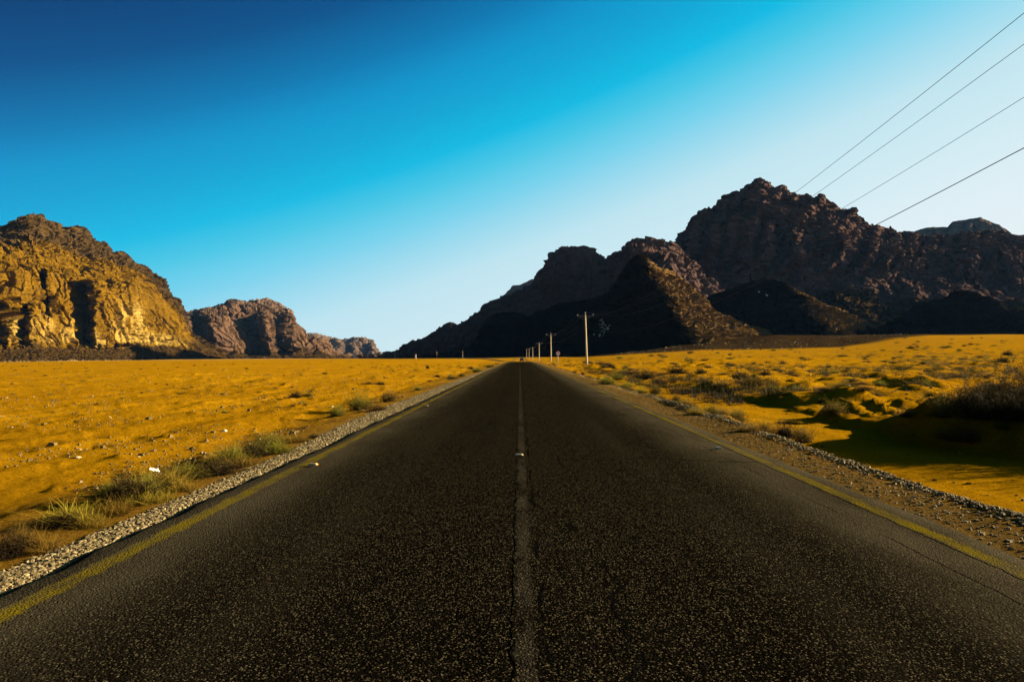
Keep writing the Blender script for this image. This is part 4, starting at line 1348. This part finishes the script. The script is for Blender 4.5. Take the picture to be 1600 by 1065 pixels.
def build_poles():
    conc = plain('weathered_concrete', (0.42, 0.34, 0.22), 0.9, 0.1, 0.3)
    steel = plain('grey_steel', (0.10, 0.095, 0.085), 0.6, 0.4, 0.3)
    porc = plain('brown_porcelain', (0.30, 0.24, 0.20), 0.3, 0.5, 0.2)
    root = empty('utility_pole')
    H = 9.3
    m = MB()
    m.tube([(0, 0, -2.5), (0, 0, 3.0), (0, 0, 6.5), (0, 0, H)], [0.20, 0.175, 0.15, 0.125], 12)
    m.build('shaft', conc, root, True)
    m = MB()
    m.box((0, -0.15, H - 0.25), (3.05, 0.09, 0.10))
    m.build('crossarm', steel, root)
    for s in (-1, 1):
        m = MB()
        m.tube([(s * 0.95, -0.15, H - 0.28), (s * 0.09, -0.14, H - 1.15)], 0.03, 6)
        m.build('brace', steel, root)
    for x in (-1.45, 1.45):
        m = MB()
        prof = [(0, .03), (.06, .035), (.08, .05), (.16, .10), (.18, .055), (.24, .10), (.27, .06), (.31, .07), (.34, .03)]
        m.tube([(x, -0.15, H - 0.2 + h) for h, _ in prof], [q for _, q in prof], 10)
        m.build('insulator', porc, root, True)
    m = MB()
    prof = [(0, .03), (.22, .03), (.24, .055), (.34, .11), (.36, .06), (.43, .105), (.46, .06), (.50, .07), (.54, .03)]
    m.tube([(0, 0, H - 0.02 + h) for h, _ in prof], [q for _, q in prof], 10)
    m.build('insulator', porc, root, True)
    m = MB()
    m.box((-0.02, -0.2, 7.1), (0.10, 0.16, 0.22))
    m.tube([(-0.02, -0.24, 7.1), (-0.3, -0.3, 7.16)], 0.035, 6)
    m.build('bracket', steel, root)
    lab = ['utility pole behind the camera that carries the wires out of the picture',
           'nearest and tallest utility pole with crossarm right of the round road sign',
           'second utility pole just left of the round road sign', 'third utility pole along the road, left of the second',
           'fourth utility pole along the road, shorter than the third', 'fifth utility pole, the right one of the closest set distant pair',
           'farthest utility pole, the left one of the closest set distant pair, near the car']
    pos = []
    for i, (y, L_) in enumerate(zip(PY, POLES)):
        if i == 0:
            x = L_[0]
        else:
            d = ray(L_[2], 556.0)
            x = d[0] * y
        z = float(terrain(np.array([x]), np.array([y]), False)[0])
        o = root if i == 0 else root.copy()
        if i:
            COL.objects.link(o)
            for c in root.children:
                cc = c.copy()
                COL.objects.link(cc)
                cc.parent = o
        z += 2.1 if i == 0 else 0.0
        o.location = (x, y, z)
        o.rotation_euler = (0, L_[3], 0)
        tag(o, lab[i], 'utility pole', 'utility poles along the right side of the road')
        pos.append((x, y, z, L_[3]))
    # distant line crossing the plain beyond the road end
    for X, yb, lb in ((617, 920, 'faint pole against the sky where the dark ridge meets the plain'), (682.5, 900, 'faint pole in front of the dark ridge right of the pink pillar'),
                      (723, 880, 'faint pole in front of the dark ridge farther right of the pink pillar')):
        d = ray(X, 556.0)
        x = d[0] * yb
        o = root.copy()
        COL.objects.link(o)
        for c in root.children:
            cc = c.copy()
            COL.objects.link(cc)
            cc.parent = o
        o.location = (x, yb, float(terrain(np.array([x]), np.array([float(yb)]), False)[0]))
        tag(o, lb, 'utility pole', 'faint distant utility poles')
    wire_m = plain('dark_wire', (0.012, 0.012, 0.013), 0.6, 0.2, 0.2)
    low_m = plain('red_brown_cable', (0.055, 0.022, 0.018), 0.7, 0.1, 0.2)
    # offsets of the attachment points on a pole: x, z
    att = [('power_wire', -1.45, 9.44, -0.15, 'highest of the four wires on the photo, left hand conductor of the crossarm', wire_m, 0.0075),
           ('power_wire', 0.0, 9.82, 0.0, 'second highest of the four wires, running to the pole tops', wire_m, 0.0075),
           ('power_wire', 1.45, 9.44, -0.15, 'third of the four wires, right hand conductor of the crossarm', wire_m, 0.0075),
           ('power_cable', -0.3, 7.16, -0.3, 'lowest reddish cable, hung on brackets under the three wires', low_m, 0.012)]
    for nm, ax, az, ay, lb, mt, rad in att:
        pts = []
        for i in range(len(pos) - 1):
            a, b = pos[i], pos[i + 1]
            pa = np.array([a[0] + ax + math.sin(a[3]) * az, a[1] + ay, a[2] + az])

            pb = np.array([b[0] + ax + math.sin(b[3]) * az, b[1] + ay, b[2] + az])
            sag = 3.62 if i == 0 else 1.5
            for t in np.linspace(0, 1, 48 if i == 0 else 16)[(0 if i == 0 else 1):]:
                p = pa + (pb - pa) * t
                p[2] -= 4 * sag * t * (1 - t)
                pts.append(tuple(p))
        m = MB()
        m.tube(pts, [rad * (1 + max(0, p[1] - 60) / 160) for p in pts], 5)
        o = m.build(nm, mt)
        tag(o, lb, 'wire', 'wires between the utility poles')


def text_mesh(s, size, mat, name, parent, loc, rot):
    cu = bpy.data.curves.new('digits', 'FONT')
    cu.body = s
    cu.size = size
    cu.align_x = 'CENTER'
    cu.align_y = 'CENTER'
    cu.extrude = 0.002
    cu.offset = size * 0.018
    t = bpy.data.objects.new('digits', cu)
    COL.objects.link(t)
    bpy.context.view_layer.update()
    me = bpy.data.meshes.new_from_object(t.evaluated_get(bpy.context.evaluated_depsgraph_get()))
    bpy.data.objects.remove(t)
    o = bpy.data.objects.new(name, me)
    COL.objects.link(o)
    me.materials.clear()
    me.materials.append(mat)
    o.location = loc
    o.rotation_euler = rot
    o.parent = parent
    return o


def build_sign():
    y = 131.0
    d = ray(872.0, 556)
    x = d[0] * y
    z = float(terrain(np.array([x]), np.array([y]), False)[0])
    root = empty('road_sign', (x, y, z))
    post = plain('sign_post', (0.33, 0.33, 0.27), 0.5, 0.3, 0.15)
    red = plain('sign_red', (0.45, 0.02, 0.02), 0.5, 0.2, 0.1)
    wht = plain('sign_white', (0.78, 0.70, 0.62), 0.5, 0.2, 0.05)
    blk = plain('sign_black', (0.012, 0.012, 0.012), 0.6, 0.2, 0.1)
    m = MB()
    m.tube([(0, 0.04, -0.3), (0, 0.04, 2.7)], 0.05, 10)
    m.build('post', post, root, True)
    zc = 2.32
    m = MB()
    m.tube([(0, 0, zc), (0, -0.012, zc)], 0.45, 40)
    m.build('plate', red, root)
    m = MB()
    m.tube([(0, -0.0125, zc), (0, -0.0155, zc)], 0.345, 40)
    m.build('sign_face', wht, root)
    text_mesh('70', 0.46, blk, 'numerals', root, (0, -0.019, zc - 0.01), (math.radians(90), 0, 0))
    tag(root, 'round red rimmed speed limit sign on a thin post left of the nearest utility pole', 'road sign')


def build_car():
    y = 300.0
    d = ray(815.2, 560)
    x = d[0] * y
    z = float(dip(np.array([x]), np.array([y]))[0]) + 0.06
    root = empty('car', (x, y, z))
    paint = NT('car_paint', 0.35, 0.5).color((0.02, 0.024, 0.035))
    glass = NT('car_glass', 0.08, 0.9).color((0.05, 0.065, 0.085))
    rub = plain('tyre_rubber', (0.012, 0.012, 0.012), 0.9, 0.1)
    rim = plain('wheel_rim', (0.25, 0.25, 0.25), 0.4, 0.5)
    lamp = plain('tail_lamp', (0.25, 0.008, 0.008), 0.3, 0.5)
    plate = plain('number_plate', (0.6, 0.58, 0.5), 0.5, 0.2)
    m = MB()
    # side outline of the body, then the cabin
    m.prism([(-2.2, 0.42), (-2.25, 0.7), (-2.2, 1.05), (0.6, 1.08), (2.0, 0.98), (2.2, 0.75), (2.2, 0.42)], -0.9, 0.9, 'x')
    m.build('body', paint, root, bevel=0.08)
    m = MB()
    b, t = 0.84, 0.66
    v = [(-b, -2.12, 1.0), (b, -2.12, 1.0), (b, 0.95, 1.0), (-b, 0.95, 1.0), (-t, -1.85, 1.68), (t, -1.85, 1.68), (t, 0.15, 1.68), (-t, 0.15, 1.68)]
    m.add(v, [(0, 3, 2, 1), (4, 5, 6, 7), (0, 1, 5, 4), (1, 2, 6, 5), (2, 3, 7, 6), (3, 0, 4, 7)])
    m.build('cabin', paint, root, bevel=0.06)
    m = MB()
    m.add([(-0.70, -2.085, 1.12), (0.70, -2.085, 1.12), (0.60, -1.91, 1.58), (-0.60, -1.91, 1.58)], [(0, 1, 2, 3)])
    m.build('rear_window', glass, root)
    m = MB()
    m.add([(-0.74, 0.86, 1.1), (-0.62, 0.30, 1.58), (0.62, 0.30, 1.58), (0.74, 0.86, 1.1)], [(0, 1, 2, 3)])
    m.build('windscreen', glass, root)
    for s in (-1, 1):
        m = MB()
        q = [(s * 0.826, -1.9, 1.12), (s * 0.826, 0.75, 1.12), (s * 0.70, 0.12, 1.6), (s * 0.70, -1.75, 1.6)]
        m.add(q, [(0, 1, 2, 3)] if s > 0 else [(3, 2, 1, 0)])
        m.build('side_window', glass, root)
        m = MB()
        m.box((s * 0.78, -2.235, 0.86), (0.16, 0.05, 0.30))
        m.build('tail_light', lamp, root)
        for yy in (-1.4, 1.35):
            m = MB()
            m.tube([(s * 0.66, yy, 0.34), (s * 0.88, yy, 0.34)], 0.34, 18)
            w = m.build('wheel', rub, root)
            m = MB()
            m.tube([(s * 0.70, yy, 0.34), (s * 0.893, yy, 0.34)], 0.2, 14)
            m.build('rim', rim, w)
    m = MB()
    m.box((0, -2.26, 0.74), (0.5, 0.02, 0.13))
    m.build('number_plate', plate, root)
    m = MB()
    m.box((0, -2.24, 0.46), (1.72, 0.14, 0.16))
    m.build('bumper', rub, root, bevel=0.03)
    tag(root, 'dark car driving on the road just beyond the crest', 'car')


def build_small():
    # raised road studs
    bodym = plain('stud_body', (0.12, 0.10, 0.07), 0.5, 0.3)
    refl = plain('stud_reflector', (0.75, 0.62, 0.35), 0.25, 0.6, 0.1)
    amber = plain('stud_amber', (0.55, 0.26, 0.02), 0.25, 0.6, 0.1)
    for X, Y, rf, lb in ((811, 711, refl, 'white road stud sitting on the faded centre line'), (489, 726, amber, 'nearest amber road stud on the left yellow line'),
                         (666, 634, amber, 'farther amber road stud on the left yellow line'), (1122, 700, amber, 'amber road stud beside the right yellow line')):
        d = ray(X, Y)
        D = -(CAM[2] - 0.03) / d[2]
        x, y = d[0] * D, D
        root = empty('road_stud', (x, y, 0.028))
        m = MB()
        m.add([(-.06, -.05, 0), (.06, -.05, 0), (.06, .05, 0), (-.06, .05, 0), (-.045, -.03, .024), (.03, -.03, .024), (.03, .03, .024), (-.045, .03, .024)],
              [(0, 3, 2, 1), (4, 5, 6, 7), (0, 1, 5, 4), (1, 2, 6, 5), (2, 3, 7, 6), (3, 0, 4, 7)])
        m.build('stud_body', bodym, root, bevel=0.004)
        m = MB()
        m.add([(.060, -.040, .004), (.060, .040, .004), (.034, .028, .023), (.034, -.028, .023), (.066, -.040, .004), (.066, .040, .004), (.040, .028, .026), (.040, -.028, .026)],
              [(4, 5, 6, 7), (0, 3, 2, 1), (0, 1, 5, 4), (2, 3, 7, 6), (1, 2, 6, 5), (3, 0, 4, 7)])
        m.build('reflector', rf, root)
        tag(root, lb, 'road stud', 'raised road studs')
    # litter among the bushes on the left
    x, y, z = ground_hit(240, 752)
    r = np.random.RandomState(8)
    nu, nv = 12, 9
    U, V = np.meshgrid(np.linspace(-0.5, 0.5, nu), np.linspace(-0.5, 0.5, nv), indexing='ij')
    zz = 0.05 * np.abs(fbm(U * 3, V * 3, 0.2, 2, 5)) + 0.05 * np.abs(U) - 0.03 * V
    pts = np.stack([U * (0.11 - 0.06 * V), V * (0.07 + 0.05 * U), 0.6 * zz], -1).reshape(-1, 3)
    o = mesh_obj('litter', pts, grid_faces(nu, nv), plain('white_plastic', (0.8, 0.76, 0.68), 0.5, 0.3, 0.05), None, True)
    sm = o.modifiers.new('thickness', 'SOLIDIFY')
    sm.thickness = 0.004
    o.location = (x, y, z + 0.13)
    o.rotation_euler = (0.5, 0.25, 0.5)
    tag(o, 'crumpled white plastic litter caught in the grass left of the road', 'litter')
    # pink pillar far away
    yb = 900.0
    d = ray(649.3, 556)
    x = d[0] * yb
    root = empty('pillar', (x, yb, float(terrain(np.array([x]), np.array([yb]), False)[0])))
    pm = plain('pink_plaster', (0.50, 0.33, 0.28), 0.9, 0.1, 0.15)
    m = MB()
    m.box((0, 0, 0.25), (2.2, 2.2, 0.9))
    m.build('plinth', pm, root)
    m = MB()
    m.box((0, 0, 3.05), (1.5, 1.5, 4.7))
    m.build('shaft', pm, root, bevel=0.05)
    m = MB()
    m.box((0, 0, 5.55), (1.8, 1.8, 0.3))
    m.build('cap', pm, root)
    tag(root, 'small pink pillar standing far away in front of the dark ridge', 'pillar')


def build_haze():
    me_v = [(x, y, z) for z in (-60, 960) for y in (-900, 12000) for x in (-9000, 9000)]
    o = mesh_obj('haze', np.array(me_v, float), [(0, 2, 3, 1), (4, 5, 7, 6), (0, 1, 5, 4), (2, 6, 7, 3), (0, 4, 6, 2), (1, 3, 7, 5)])
    m = bpy.data.materials.new('desert_haze')
    m.use_nodes = True
    n, l = m.node_tree.nodes, m.node_tree.links
    n.clear()
    out = n.new('ShaderNodeOutputMaterial')
    v = n.new('ShaderNodeVolumePrincipled')
    v.inputs['Color'].default_value = (0.15, 0.38, 0.85, 1)
    v.inputs['Density'].default_value = HAZE
    v.inputs['Anisotropy'].default_value = 0.0
    l.new(v.outputs[0], out.inputs['Volume'])
    o.data.materials.append(m)
    tag(o, 'thin blue desert air between the camera and the far mountains', kind='stuff')


HAZE = 7e-6
build_plants()
build_stones()
build_boulders()
build_poles()
build_sign()
build_car()
build_small()
build_haze()
